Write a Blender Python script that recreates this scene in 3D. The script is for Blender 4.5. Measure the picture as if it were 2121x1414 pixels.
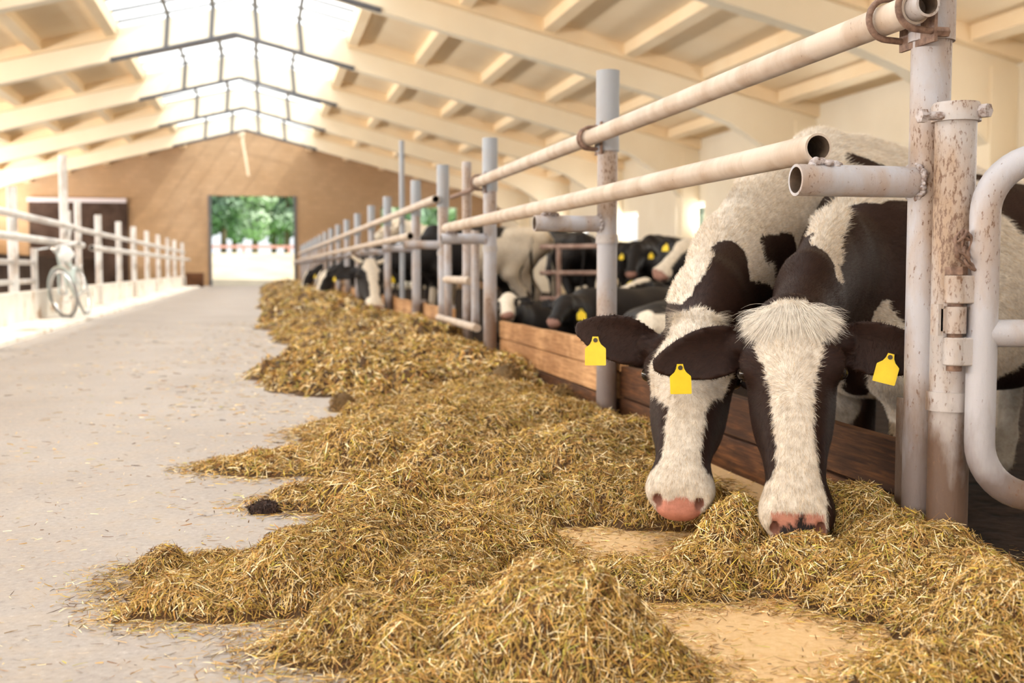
import bpy, math, random
import numpy as np
from mathutils import Vector, Matrix, noise
from mathutils.bvhtree import BVHTree

for o in list(bpy.data.objects):
    bpy.data.objects.remove(o, do_unlink=True)
SC = bpy.context.scene
COL = SC.collection
random.seed(7)
RNG = np.random.default_rng(11)

# ------------------------------------------------------------------ camera
CAM_H, YAW, PITCH, FPX, W, H = 0.72, math.radians(12.2), math.radians(3.6), 2400.0, 2121, 1414
cd = bpy.data.cameras.new('camera')
cam = bpy.data.objects.new('camera', cd)
COL.objects.link(cam)
cam.location = (0, 0, CAM_H)
cam.rotation_euler = (math.pi / 2 - PITCH, 0, -YAW)
cd.sensor_width = 36.0
cd.lens = FPX / W * 36.0
cd.clip_start, cd.clip_end = 0.05, 500
cd.dof.use_dof = True
cd.dof.focus_distance = 2.85
cd.dof.aperture_fstop = 3.3
SC.camera = cam

# ------------------------------------------------------------------ world, sun, daylight, added fill lamps
SC.view_settings.view_transform = 'Standard'
SC.view_settings.look = 'None'
SC.view_settings.gamma = 1.0
SC.view_settings.use_curve_mapping = False
SC.view_settings.exposure = 0.0
w = bpy.data.worlds.new('World')
SC.world = w
w.use_nodes = True
bg = w.node_tree.nodes['Background']
bg.inputs[0].default_value = (0.93, 0.97, 1.0, 1)
bg.inputs[1].default_value = 1.3
SC.cycles.max_bounces = 8
SC.cycles.diffuse_bounces = 5
SC.cycles.glossy_bounces = 3
SC.cycles.sample_clamp_indirect = 6.0
SC.cycles.caustics_reflective = False
SC.cycles.caustics_refractive = False

def lamp(name, kind, loc, rot, energy, color=(1, 1, 1), size=None):
    d = bpy.data.lights.new(name, kind)
    d.energy = energy
    d.color = color
    if kind == 'AREA':
        d.shape = 'RECTANGLE'
        d.size, d.size_y = size
    o = bpy.data.objects.new(name, d)
    o.location = loc
    o.rotation_euler = rot
    COL.objects.link(o)
    return o

RIDGE_X, WALL_R, WALL_L, Y_FAR, Y_NEAR = -0.5, 10.3, -11.3, 50.0, -12.0
RIDGE_Z, SLOPE = 6.5, 0.25
sun = lamp('sun', 'SUN', (20, 0, 30), (0, 0, 0), 6.5, (1.0, 0.93, 0.80))
sun.data.angle = math.radians(2.0)
sun.rotation_euler = Vector((-0.68, 0.42, -1.0)).to_track_quat('-Z', 'Y').to_euler()
lamp('skylight_daylight', 'AREA', (RIDGE_X, 19.0, RIDGE_Z + 0.55), (0, 0, 0), 1550, (0.98, 0.99, 1.0), (4.6, 61.0))
# lamps tilted up to brighten the ceiling; rear and left ones are added fill
lamp('rear_fill', 'AREA', (-0.7, Y_NEAR + 0.1, 1.9), (math.radians(115), 0, 0), 300, (1.0, 0.99, 0.98), (4.2, 3.8))  # added fill from behind the camera, set in an unseen doorway
lamp('left_fill', 'AREA', (WALL_L - 0.05, 19.0, 2.3), (0, math.radians(-146), 0), 7600, (1.0, 0.98, 0.96), (1.3, 60.0))  # added ceiling fill at an unseen window band
lamp('right_window_daylight', 'AREA', (WALL_R + 0.6, 19.0, 2.0), (0, math.radians(144), 0), 6400, (1.0, 0.98, 0.96), (1.3, 60.0))

# ------------------------------------------------------------------ view helpers (photo pixel -> place)
FWD = np.array([math.sin(YAW) * math.cos(PITCH), math.cos(YAW) * math.cos(PITCH), -math.sin(PITCH)])
RGT = np.array([math.cos(YAW), -math.sin(YAW), 0.0])
UPV = np.cross(RGT, FWD)
CPOS = np.array([0, 0, CAM_H])

def ray(x, y):
    return FWD + RGT * (x - W / 2) / FPX + UPV * (H / 2 - y) / FPX

def px(x, y, d):
    return CPOS + ray(x, y) * d

def ground(x, y, z=0.0):
    r = ray(x, y)
    return CPOS + r * (z - CAM_H) / r[2]

def onX(x, y, X):
    r = ray(x, y)
    return CPOS + r * X / r[0]

# ------------------------------------------------------------------ materials
def new_mat(name):
    m = bpy.data.materials.new(name)
    m.use_nodes = True
    nt = m.node_tree
    return m, nt, nt.nodes['Principled BSDF']

def ND(nt, t, **kw):
    n = nt.nodes.new(t)
    for k, v in kw.items():
        if k in n.inputs.keys() if hasattr(n.inputs, 'keys') else False:
            n.inputs[k].default_value = v
        else:
            setattr(n, k, v)
    return n

def ramp(nt, src, stops):
    r = nt.nodes.new('ShaderNodeValToRGB')
    e = r.color_ramp.elements
    e[0].position, e[0].color = stops[0][0], (*stops[0][1], 1)
    e[1].position, e[1].color = stops[-1][0], (*stops[-1][1], 1)
    for p, c in stops[1:-1]:
        x = e.new(p)
        x.color = (*c, 1)
    nt.links.new(src, r.inputs[0])
    return r.outputs[0]

def coords(nt, scale=(1, 1, 1), kind='Object'):
    tc = nt.nodes.new('ShaderNodeTexCoord')
    mp = nt.nodes.new('ShaderNodeMapping')
    mp.inputs['Scale'].default_value = scale
    nt.links.new(tc.outputs[kind], mp.inputs[0])
    return mp.outputs[0]

def geo_coords(nt, scale=(1, 1, 1)):
    g = nt.nodes.new('ShaderNodeNewGeometry')
    mp = nt.nodes.new('ShaderNodeMapping')
    mp.inputs['Scale'].default_value = scale
    nt.links.new(g.outputs['Position'], mp.inputs[0])
    return mp.outputs[0]

def noise_tex(nt, vec, scale, detail=6, rough=0.6, dist=0.0):
    n = nt.nodes.new('ShaderNodeTexNoise')
    n.inputs['Scale'].default_value = scale
    n.inputs['Detail'].default_value = detail
    n.inputs['Roughness'].default_value = rough
    n.inputs['Distortion'].default_value = dist
    nt.links.new(vec, n.inputs['Vector'])
    return n.outputs[0]

def mixc(nt, fac, a, b, mode='MIX'):
    m = nt.nodes.new('ShaderNodeMix')
    m.data_type = 'RGBA'
    m.blend_type = mode
    for sock, v in ((m.inputs[0], fac), (m.inputs[6], a), (m.inputs[7], b)):
        if isinstance(v, (int, float)):
            sock.default_value = v
        elif isinstance(v, tuple):
            sock.default_value = (*v, 1)
        else:
            nt.links.new(v, sock)
    return m.outputs[2]

def bump(nt, b, h, strength=0.3, dist=0.01):
    n = nt.nodes.new('ShaderNodeBump')
    n.inputs['Strength'].default_value = strength
    n.inputs['Distance'].default_value = dist
    nt.links.new(h, n.inputs['Height'])
    nt.links.new(n.outputs[0], b.inputs['Normal'])

def plain(name, c, rough=0.6, metal=0.0):
    m, nt, b = new_mat(name)
    b.inputs['Base Color'].default_value = (*c, 1)
    b.inputs['Roughness'].default_value = rough
    b.inputs['Metallic'].default_value = metal
    return m

def mottled(name, stops, scale, rough=0.75, bmp=0.2, vscale=(1, 1, 1), dist=0.01, detail=6):
    m, nt, b = new_mat(name)
    v = geo_coords(nt, vscale)
    n = noise_tex(nt, v, scale, detail)
    nt.links.new(ramp(nt, n, stops), b.inputs['Base Color'])
    b.inputs['Roughness'].default_value = rough
    if bmp:
        bump(nt, b, n, bmp, dist)
    return m

def pipe_mat(name, paint, rust_lo, rust_hi, rustcol=(0.17, 0.095, 0.06), grime=0.5, splash=0.0):
    m, nt, b = new_mat(name)
    v = geo_coords(nt, (1, 1, 0.4))
    n1 = noise_tex(nt, v, 8, 5, 0.55, 0.2)
    n2 = noise_tex(nt, geo_coords(nt, (1, 1, 0.4)), 130, 6, 0.68)
    n3 = noise_tex(nt, v, 3.2, 4, 0.6)
    base = ramp(nt, n3, [(0.3, tuple(c * 0.86 for c in paint)), (0.65, paint)])
    gr = ramp(nt, n1, [(0.43, (0, 0, 0)), (0.62, (grime, grime, grime))])
    c = mixc(nt, gr, base, (0.38, 0.265, 0.18))
    fl = nt.nodes.new('ShaderNodeMath')
    fl.operation = 'MULTIPLY_ADD'
    fl.inputs[1].default_value = 0.5
    nt.links.new(n1, fl.inputs[0])
    nt.links.new(n2, fl.inputs[2])
    rf = ramp(nt, fl.outputs[0], [(rust_lo, (0, 0, 0)), (rust_hi, (1, 1, 1))])
    if splash:
        sp = nt.nodes.new('ShaderNodeSeparateXYZ')
        nt.links.new(geo_coords(nt), sp.inputs[0])
        ad = nt.nodes.new('ShaderNodeMath')
        ad.operation = 'MULTIPLY_ADD'
        ad.inputs[1].default_value = -0.62
        nt.links.new(n1, ad.inputs[0])
        nt.links.new(sp.outputs[2], ad.inputs[2])
        c = mixc(nt, ramp(nt, ad.outputs[0], [(0.0, (splash,) * 3), (0.16, (0, 0, 0))]), c, (0.11, 0.058, 0.034))
    c = mixc(nt, rf, c, rustcol)
    nt.links.new(c, b.inputs['Base Color'])
    b.inputs['Roughness'].default_value = 0.48
    bump(nt, b, n2, 0.45, 0.003)
    return m

M = {}
M['pipe'] = pipe_mat('white painted pipe', (0.48, 0.48, 0.53), 0.85, 0.93, grime=0.75, splash=0.75)
M['pipe_dirty'] = pipe_mat('dirty white painted pipe', (0.50, 0.47, 0.47), 0.79, 0.90, grime=0.95, splash=0.95)
M['pipe_grey'] = pipe_mat('grey painted pipe', (0.36, 0.39, 0.44), 0.95, 1.02, grime=0.2)
M['rail'] = pipe_mat('cream worn pipe', (0.60, 0.51, 0.43), 0.92, 1.0, grime=0.6)
M['pipe_white'] = pipe_mat('whitewashed pipe', (0.74, 0.74, 0.74), 0.86, 0.95, (0.45, 0.22, 0.10), grime=0.4)
M['rust'] = mottled('rusty steel', [(0.3, (0.10, 0.055, 0.04)), (0.7, (0.30, 0.19, 0.14))], 60, 0.7, 0.4, dist=0.003)
M['weld'] = mottled('painted weld', [(0.35, (0.16, 0.09, 0.06)), (0.55, (0.48, 0.44, 0.45))], 70, 0.5, 0.8, dist=0.004)
M['inner'] = mottled('pipe bore', [(0.3, (0.07, 0.045, 0.03)), (0.7, (0.20, 0.14, 0.10))], 30, 0.8, 0)

def wood_mat(name, a, b_, c_, stretch):
    m, nt, b = new_mat(name)
    v = geo_coords(nt, stretch)
    n = noise_tex(nt, v, 14, 8, 0.65, 0.4)
    n2 = noise_tex(nt, geo_coords(nt), 2.3, 3)
    col = ramp(nt, n, [(0.3, a), (0.52, b_), (0.75, c_)])
    k = ramp(nt, n2, [(0.35, (0.55, 0.48, 0.42)), (0.62, (1, 1, 1))])
    nt.links.new(mixc(nt, 1.0, col, k, 'MULTIPLY'), b.inputs['Base Color'])
    b.inputs['Roughness'].default_value = 0.75
    b.inputs['Specular IOR Level'].default_value = 0.25
    bump(nt, b, n, 0.25, 0.004)
    return m
M['plank'] = wood_mat('barrier planks', (0.38, 0.20, 0.085), (0.62, 0.36, 0.175), (0.75, 0.49, 0.27), (6, 0.35, 5))
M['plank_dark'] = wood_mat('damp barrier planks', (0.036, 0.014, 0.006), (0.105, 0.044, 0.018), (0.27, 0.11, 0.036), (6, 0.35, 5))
M['door'] = wood_mat('dark door boards', (0.05, 0.03, 0.022), (0.075, 0.045, 0.032), (0.10, 0.06, 0.045), (6, 6, 0.4))

def floor_material():
    m, nt, b = new_mat('concrete aisle')
    v = geo_coords(nt)
    n1 = noise_tex(nt, v, 1.1, 8, 0.62)
    n2 = noise_tex(nt, v, 55, 6, 0.75)
    n3 = noise_tex(nt, v, 9, 6, 0.7)
    c = ramp(nt, n1, [(0.32, (0.33, 0.285, 0.26)), (0.68, (0.47, 0.435, 0.415))])
    c = mixc(nt, 0.55, c, ramp(nt, n2, [(0.28, (0.17, 0.135, 0.115)), (0.45, (0.42, 0.375, 0.35)), (0.58, (0.47, 0.435, 0.41)), (0.74, (0.82, 0.79, 0.75))]), 'MIX')
    c = mixc(nt, ramp(nt, n3, [(0.45, (0, 0, 0)), (0.8, (0.45, 0.45, 0.45))]), c, (0.55, 0.44, 0.32))
    # fodder juice stain along the feed fence
    sep = nt.nodes.new('ShaderNodeSeparateXYZ')
    nt.links.new(v, sep.inputs[0])
    a = nt.nodes.new('ShaderNodeMath')
    a.operation = 'MULTIPLY_ADD'
    a.inputs[1].default_value = 0.55
    nt.links.new(n3, a.inputs[0])
    nt.links.new(sep.outputs[0], a.inputs[2])
    f = ramp(nt, a.outputs[0], [(0.62, (0, 0, 0)), (0.95, (0.9, 0.9, 0.9))])
    c = mixc(nt, f, c, ramp(nt, n2, [(0.3, (0.66, 0.40, 0.16)), (0.7, (0.82, 0.56, 0.28))]))
    nt.links.new(c, b.inputs['Base Color'])
    b.inputs['Roughness'].default_value = 0.8
    bump(nt, b, n2, 0.25, 0.004)
    return m
M['floor'] = floor_material()
M['dung'] = mottled('dark dung floor', [(0.3, (0.007, 0.0045, 0.0035)), (0.7, (0.042, 0.025, 0.017))], 9, 0.9, 0.9, dist=0.03)
M['dung'].node_tree.nodes['Principled BSDF'].inputs['Specular IOR Level'].default_value = 0.08
M['ceil'] = mottled('limewashed roof slab', [(0.3, (0.87, 0.67, 0.42)), (0.7, (0.93, 0.77, 0.54))], 0.7, 0.9, 0.05)
M['beam'] = mottled('limewashed roof beam', [(0.3, (0.88, 0.76, 0.57)), (0.7, (0.93, 0.83, 0.65))], 0.8, 0.9, 0.05)
M['wall'] = mottled('limewashed wall', [(0.3, (0.78, 0.70, 0.56)), (0.7, (0.86, 0.79, 0.66))], 0.6, 0.9, 0.05)
def brick_material():
    m, nt, b = new_mat('tan brick end wall')
    g = nt.nodes.new('ShaderNodeNewGeometry')
    sp = nt.nodes.new('ShaderNodeSeparateXYZ')
    cb = nt.nodes.new('ShaderNodeCombineXYZ')
    nt.links.new(g.outputs['Position'], sp.inputs[0])
    nt.links.new(sp.outputs[0], cb.inputs[0])
    nt.links.new(sp.outputs[2], cb.inputs[1])
    br = nt.nodes.new('ShaderNodeTexBrick')
    br.inputs['Scale'].default_value = 1.0
    br.inputs['Brick Width'].default_value = 0.4
    br.inputs['Row Height'].default_value = 0.2
    br.inputs['Mortar Size'].default_value = 0.012
    br.inputs['Color1'].default_value = (0.40, 0.275, 0.165, 1)
    br.inputs['Color2'].default_value = (0.45, 0.31, 0.19, 1)
    br.inputs['Mortar'].default_value = (0.37, 0.26, 0.17, 1)
    nt.links.new(cb.outputs[0], br.inputs['Vector'])
    n = noise_tex(nt, geo_coords(nt), 0.35, 4)
    k = ramp(nt, n, [(0.35, (0.9, 0.82, 0.72)), (0.65, (1.05, 1.02, 1.0))])
    nt.links.new(mixc(nt, 1.0, br.outputs[0], k, 'MULTIPLY'), b.inputs['Base Color'])
    b.inputs['Roughness'].default_value = 0.9
    return m
M['brick'] = brick_material()
M['whitewash'] = mottled('whitewash and sunlight kerb', [(0.34, (0.42, 0.27, 0.16)), (0.44, (0.76, 0.71, 0.64)), (0.7, (0.84, 0.81, 0.77))], 2.6, 0.8, 0.15)
M['steel_dark'] = plain('dark steel', (0.10, 0.10, 0.11), 0.5)
M['steel_pink'] = mottled('worn stall rail', [(0.3, (0.22, 0.12, 0.09)), (0.7, (0.48, 0.34, 0.28))], 8, 0.6, 0)
M['lintel'] = plain('pale lintel', (0.62, 0.57, 0.60), 0.6)
M['glass_frame'] = plain('white window frame', (0.8, 0.78, 0.74), 0.5)
def panel_material():
    m, nt, b = new_mat('translucent roof sheet')
    out = nt.nodes['Material Output']
    t = nt.nodes.new('ShaderNodeBsdfTransparent')
    t.inputs[0].default_value = (0.95, 0.97, 0.97, 1)
    l = nt.nodes.new('ShaderNodeBsdfTranslucent')
    l.inputs[0].default_value = (0.95, 0.96, 0.96, 1)
    mx = nt.nodes.new('ShaderNodeMixShader')
    mx.inputs[0].default_value = 0.6
    nt.links.new(t.outputs[0], mx.inputs[1])
    nt.links.new(l.outputs[0], mx.inputs[2])
    nt.links.new(mx.outputs[0], out.inputs[0])
    return m
M['sheet'] = panel_material()
def glass_material():
    m, nt, b = new_mat('window glass')
    out = nt.nodes['Material Output']
    t = nt.nodes.new('ShaderNodeBsdfTransparent')
    g = nt.nodes.new('ShaderNodeBsdfGlossy')
    g.inputs['Roughness'].default_value = 0.05
    mx = nt.nodes.new('ShaderNodeMixShader')
    mx.inputs[0].default_value = 0.06
    nt.links.new(t.outputs[0], mx.inputs[1])
    nt.links.new(g.outputs[0], mx.inputs[2])
    nt.links.new(mx.outputs[0], out.inputs[0])
    return m
M['glass'] = glass_material()
M['grass'] = mottled('meadow', [(0.3, (0.16, 0.36, 0.07)), (0.7, (0.32, 0.52, 0.14))], 0.6, 0.9, 0)
M['sand'] = mottled('dry straw yard', [(0.3, (0.50, 0.42, 0.29)), (0.7, (0.68, 0.60, 0.46))], 0.5, 0.9, 0)
M['red_rail'] = plain('faded red rail', (0.62, 0.34, 0.30), 0.6)
M['yellow'] = mottled('yellow tag plastic', [(0.3, (0.86, 0.60, 0.008)), (0.7, (0.92, 0.68, 0.012))], 40, 0.38, 0.1, dist=0.001)
M['tag_dark'] = plain('tag button', (0.05, 0.035, 0.015), 0.5)
M['eye'] = plain('eye', (0.012, 0.008, 0.006), 0.08)
M['horn'] = plain('pale horn', (0.75, 0.66, 0.52), 0.5)
M['tyre'] = plain('bicycle tyre', (0.30, 0.30, 0.30), 0.8)
M['bike'] = plain('pale bicycle paint', (0.46, 0.54, 0.52), 0.35)
M['chrome'] = plain('worn chrome', (0.75, 0.75, 0.75), 0.25, 0.8)
M['bag'] = plain('white plastic bag', (0.85, 0.86, 0.86), 0.5)
M['rope'] = plain('pale rope', (0.75, 0.62, 0.46), 0.9)
M['bark'] = plain('tree bark', (0.16, 0.12, 0.08), 0.9)

def attr_mat(name, attr, rough=0.6, spec=0.3, trans=0.0, nscale=0, sheen=0.0):
    m, nt, b = new_mat(name)
    a = nt.nodes.new('ShaderNodeAttribute')
    a.attribute_name = attr
    c = a.outputs['Color']
    if nscale:
        n = noise_tex(nt, geo_coords(nt), nscale, 6, 0.7)
        c = mixc(nt, 1.0, c, ramp(nt, n, [(0.3, (0.72, 0.68, 0.64)), (0.7, (1.12, 1.12, 1.12))]), 'MULTIPLY')
    nt.links.new(c, b.inputs['Base Color'])
    b.inputs['Roughness'].default_value = rough
    b.inputs['Specular IOR Level'].default_value = spec
    if sheen:
        b.inputs['Sheen Weight'].default_value = sheen
        b.inputs['Sheen Roughness'].default_value = 0.4
        b.inputs['Sheen Tint'].default_value = (1.0, 0.85, 0.75, 1)
    return m
M['coat'] = attr_mat('cow coat', 'col', 0.6, 0.22, nscale=45)
M['hay'] = attr_mat('hay stalks', 'col', 0.6, 0.25)
M['leaf'] = attr_mat('tree leaves', 'col', 0.6, 0.3)

# ------------------------------------------------------------------ mesh building
class MB:
    def __init__(self):
        self.v, self.f, self.mi = [], [], []
    def add(self, vs, fs, mi=0):
        o = len(self.v)
        self.v += [tuple(map(float, p)) for p in vs]
        self.f += [tuple(i + o for i in f) for f in fs]
        self.mi += [mi] * len(fs)
    def box(self, lo, hi, mi=0, rot=None):
        x0, y0, z0 = lo
        x1, y1, z1 = hi
        vs = [(x0, y0, z0), (x1, y0, z0), (x1, y1, z0), (x0, y1, z0), (x0, y0, z1), (x1, y0, z1), (x1, y1, z1), (x0, y1, z1)]
        if rot is not None:
            vs = [rot(np.array(p)) for p in vs]
        self.add(vs, [(0, 3, 2, 1), (4, 5, 6, 7), (0, 1, 5, 4), (1, 2, 6, 5), (2, 3, 7, 6), (3, 0, 4, 7)], mi)
    def ring(self, c, ax, r, n, up=None):
        ax = np.array(ax, float)
        ax /= np.linalg.norm(ax)
        u = np.array(up if up is not None else ((0, 0, 1) if abs(ax[2]) < 0.9 else (1, 0, 0)), float)
        s = np.cross(ax, u)
        s /= np.linalg.norm(s)
        t = np.cross(s, ax)
        return [np.array(c) + r * (math.cos(2 * math.pi * k / n) * s + math.sin(2 * math.pi * k / n) * t) for k in range(n)]
    def loft(self, rings, close0=True, close1=True, mi=0, loop=False):
        n = len(rings[0])
        vs = [p for r in rings for p in r]
        fs = []
        m = len(rings)
        for i in range(m if loop else m - 1):
            j = (i + 1) % m
            for k in range(n):
                k2 = (k + 1) % n
                fs.append((i * n + k, i * n + k2, j * n + k2, j * n + k))
        if not loop:
            if close0:
                fs.append(tuple(range(n - 1, -1, -1)))
            if close1:
                fs.append(tuple((m - 1) * n + k for k in range(n)))
        self.add(vs, fs, mi)
    def tube(self, pts, r, n=16, mi=0, caps=True, hollow=0.0, mi_in=1, loop=False):
        pts = [np.array(p, float) for p in pts]
        rs = r if isinstance(r, (list, tuple)) else [r] * len(pts)
        m = len(pts)
        rings, axs = [], []
        prev = None
        for i in range(m):
            if loop:
                a = pts[(i + 1) % m] - pts[i - 1]
            else:
                a = pts[min(i + 1, m - 1)] - pts[max(i - 1, 0)]
            a = a / np.linalg.norm(a)
            if prev is None:
                up = np.array((0, 0, 1.0)) if abs(a[2]) < 0.9 else np.array((1.0, 0, 0))
            else:
                up = prev
            s = np.cross(a, up); s /= np.linalg.norm(s)
            t = np.cross(s, a)
            prev = t
            axs.append(a)
            rings.append([pts[i] + rs[i] * (math.cos(2 * math.pi * k / n) * s + math.sin(2 * math.pi * k / n) * t) for k in range(n)])
        if hollow > 0 and not loop:
            L = np.linalg.norm(pts[-1] - pts[0])
            q = hollow
            def inset(i, depth):
                return [pts[i] + (p - pts[i]) * q + axs[i] * depth for p in rings[i]]
            dd = min(0.25, L * 0.45)
            self.loft([inset(0, dd), inset(0, 0)], True, False, mi_in)
            self.loft([inset(0, 0), rings[0]], False, False, mi)
            self.loft(rings, False, False, mi)
            self.loft([rings[-1], inset(-1, 0)], False, False, mi)
            self.loft([inset(-1, 0), inset(-1, -dd)], False, True, mi_in)
        else:
            self.loft(rings, caps, caps, mi, loop)
    def sphere(self, c, r, nu=16, nv=10, mi=0, rot=None):
        r = np.array(r if isinstance(r, (tuple, list, np.ndarray)) else (r, r, r), float)
        rings = []
        for i in range(nv + 1):
            a = math.pi * i / nv
            a = min(max(a, 0.02), math.pi - 0.02)
            ring = []
            for k in range(nu):
                b = 2 * math.pi * k / nu
                p = np.array((math.sin(a) * math.cos(b), math.sin(a) * math.sin(b), -math.cos(a))) * r
                if rot is not None:
                    p = rot @ p
                ring.append(p + np.array(c))
            rings.append(ring)
        self.loft(rings, True, True, mi)
    def build(self, name, mats, parent=None, smooth=True, bevel=0.0, loc=None, angle=40):
        me = bpy.data.meshes.new(name)
        me.from_pydata(self.v, [], self.f)
        if not isinstance(mats, (list, tuple)):
            mats = [mats]
        for m in mats:
            me.materials.append(m)
        me.polygons.foreach_set('material_index', [min(i, len(mats) - 1) for i in self.mi])
        if smooth:
            me.polygons.foreach_set('use_smooth', [True] * len(me.polygons))
        me.update()
        if smooth and angle:
            me.set_sharp_from_angle(angle=math.radians(angle))
        o = bpy.data.objects.new(name, me)
        COL.objects.link(o)
        if bevel:
            b = o.modifiers.new('bevel', 'BEVEL')
            b.width = bevel
            b.segments = 2
            b.limit_method = 'ANGLE'
        if parent is not None:
            o.parent = parent
            o.matrix_parent_inverse = Matrix.Translation(-Vector(parent.location)) if parent.type == 'EMPTY' and parent.rotation_euler.z == 0 else parent.matrix_world.inverted()
        return o

def tag(o, label=None, cat=None, group=None, kind=None):
    if label: o['label'] = label
    if cat: o['category'] = cat
    if group: o['group'] = group
    if kind: o['kind'] = kind
    return o

def thing(name, label, cat, loc=(0, 0, 0), group=None):
    o = bpy.data.objects.new(name, None)
    o.empty_display_size = 0.1
    o.location = tuple(float(x) for x in loc)
    COL.objects.link(o)
    return tag(o, label, cat, group)

def struct(o, label=None, cat=None, group=None):
    return tag(o, label, cat, group, 'structure')

def np_mesh(name, verts, quads=None, tris=None, mats=None, colors=None, smooth=True):
    me = bpy.data.meshes.new(name)
    nq = 0 if quads is None else len(quads)
    ntr = 0 if tris is None else len(tris)
    me.vertices.add(len(verts))
    me.vertices.foreach_set('co', np.ascontiguousarray(verts, np.float32).ravel())
    loops = []
    if nq: loops.append(np.asarray(quads, np.int32).ravel())
    if ntr: loops.append(np.asarray(tris, np.int32).ravel())
    loops = np.concatenate(loops)
    me.loops.add(len(loops))
    me.loops.foreach_set('vertex_index', loops)
    me.polygons.add(nq + ntr)
    st = np.concatenate([np.arange(nq) * 4, nq * 4 + np.arange(ntr) * 3]).astype(np.int32)
    me.polygons.foreach_set('loop_start', st)
    if smooth:
        me.polygons.foreach_set('use_smooth', np.ones(nq + ntr, bool))
    for m in (mats or []):
        me.materials.append(m)
    me.update(calc_edges=True)
    if colors is not None:
        a = me.attributes.new('col', 'FLOAT_COLOR', 'POINT')
        a.data.foreach_set('color', np.ascontiguousarray(np.c_[colors, np.ones(len(colors))], np.float32).ravel())
    o = bpy.data.objects.new(name, me)
    COL.objects.link(o)
    return o

def vnoise(P, scale, seed=0.0):
    """cheap smooth 3-D value noise in -1..1, vectorised"""
    p = np.asarray(P, float) * scale + seed * 17.31
    i = np.floor(p).astype(np.int64)
    f = p - i
    f = f * f * (3 - 2 * f)
    def h(a, b, c):
        n = (a * 73856093) ^ (b * 19349663) ^ (c * 83492791)
        n = (n ^ (n >> 13)) * 1274126177
        n = n ^ (n >> 16)
        return (n & 0xffff) / 32767.5 - 1.0
    r = 0
    for dx in (0, 1):
        for dy in (0, 1):
            for dz in (0, 1):
                wgt = (f[:, 0] if dx else 1 - f[:, 0]) * (f[:, 1] if dy else 1 - f[:, 1]) * (f[:, 2] if dz else 1 - f[:, 2])
                r = r + wgt * h(i[:, 0] + dx, i[:, 1] + dy, i[:, 2] + dz)
    return r

def fnoise(P, scale, seed=0.0, octv=3):
    r, a = 0, 1.0
    for k in range(octv):
        r = r + a * vnoise(P, scale * 2 ** k, seed + k)
        a *= 0.5
    return r / 1.75

# ------------------------------------------------------------------ the setting: floors, walls, roof
def roof_z(x, off=0.0):
    return RIDGE_Z - SLOPE * abs(x - RIDGE_X) + off

FENCE_X, LEFT_X, STALL_Z = 1.56, -2.98, -0.15
b = MB(); b.box((-2.95, Y_NEAR, -0.4), (1.66, Y_FAR + 0.15, 0.0))
struct(b.build('floor', M['floor'], smooth=False))
b = MB(); b.box((1.66, Y_NEAR, -0.6), (WALL_R + 0.3, Y_FAR, STALL_Z))
struct(b.build('floor_right', M['dung'], smooth=False))
b = MB(); b.box((WALL_L - 0.3, Y_NEAR, -0.6), (-2.95, Y_FAR, STALL_Z))
struct(b.build('floor_left', M['dung'], smooth=False))

def gable(name, y0, y1, openings, mat):
    xs = sorted({WALL_L, RIDGE_X, WALL_R} | {o[0] for o in openings} | {o[1] for o in openings})
    m = MB()
    for a, c in zip(xs[:-1], xs[1:]):
        zb = -0.6
        for o in openings:
            if a >= o[0] - 1e-6 and c <= o[1] + 1e-6:
                zb = o[2]
        za, zc = roof_z(a, 0.1), roof_z(c, 0.1)
        vs = [(a, y0, zb), (c, y0, zb), (c, y0, zc), (a, y0, za), (a, y1, zb), (c, y1, zb), (c, y1, zc), (a, y1, za)]
        m.add(vs, [(0, 1, 2, 3), (7, 6, 5, 4), (0, 4, 5, 1), (1, 5, 6, 2), (2, 6, 7, 3), (3, 7, 4, 0)])
    return struct(m.build(name, mat, smooth=False))
DOOR_C, DOOR_R, DOOR_L = (-2.06, 1.42, 3.76), (5.06, 8.4, 3.36), (-9.0, -5.45, 3.45)
gable('wall_far', Y_FAR, Y_FAR + 0.38, [DOOR_C, DOOR_R, DOOR_L], M['brick'])
gable('wall_near', Y_NEAR - 0.38, Y_NEAR, [(-2.9, 1.5, 3.9)], M['wall'])

# side walls with window openings
WIN_Y = [2.0 + 5.0 * k for k in range(10)]
EAVE_R, EAVE_L = roof_z(WALL_R) + 0.1, roof_z(WALL_L) + 0.1
WZ0, WZ1, WW = 1.15, 2.3, 1.9
m = MB()
m.box((WALL_R, Y_NEAR, -0.6), (WALL_R + 0.35, Y_FAR, WZ0))
m.box((WALL_R, Y_NEAR, WZ1), (WALL_R + 0.35, Y_FAR, EAVE_R))
edges = [Y_NEAR] + sum(([y - WW / 2, y + WW / 2] for y in WIN_Y), []) + [Y_FAR]
for a, c in zip(edges[0::2], edges[1::2]):
    m.box((WALL_R, a, WZ0), (WALL_R + 0.35, c, WZ1))
struct(m.build('wall_right', M['wall'], smooth=False))
m = MB()
m.box((WALL_L - 0.35, Y_NEAR, -0.6), (WALL_L, Y_FAR, 1.6))
m.box((WALL_L - 0.35, Y_NEAR, 3.0), (WALL_L, Y_FAR, EAVE_L))
struct(m.build('wall_left', M['wall'], smooth=False))
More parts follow.
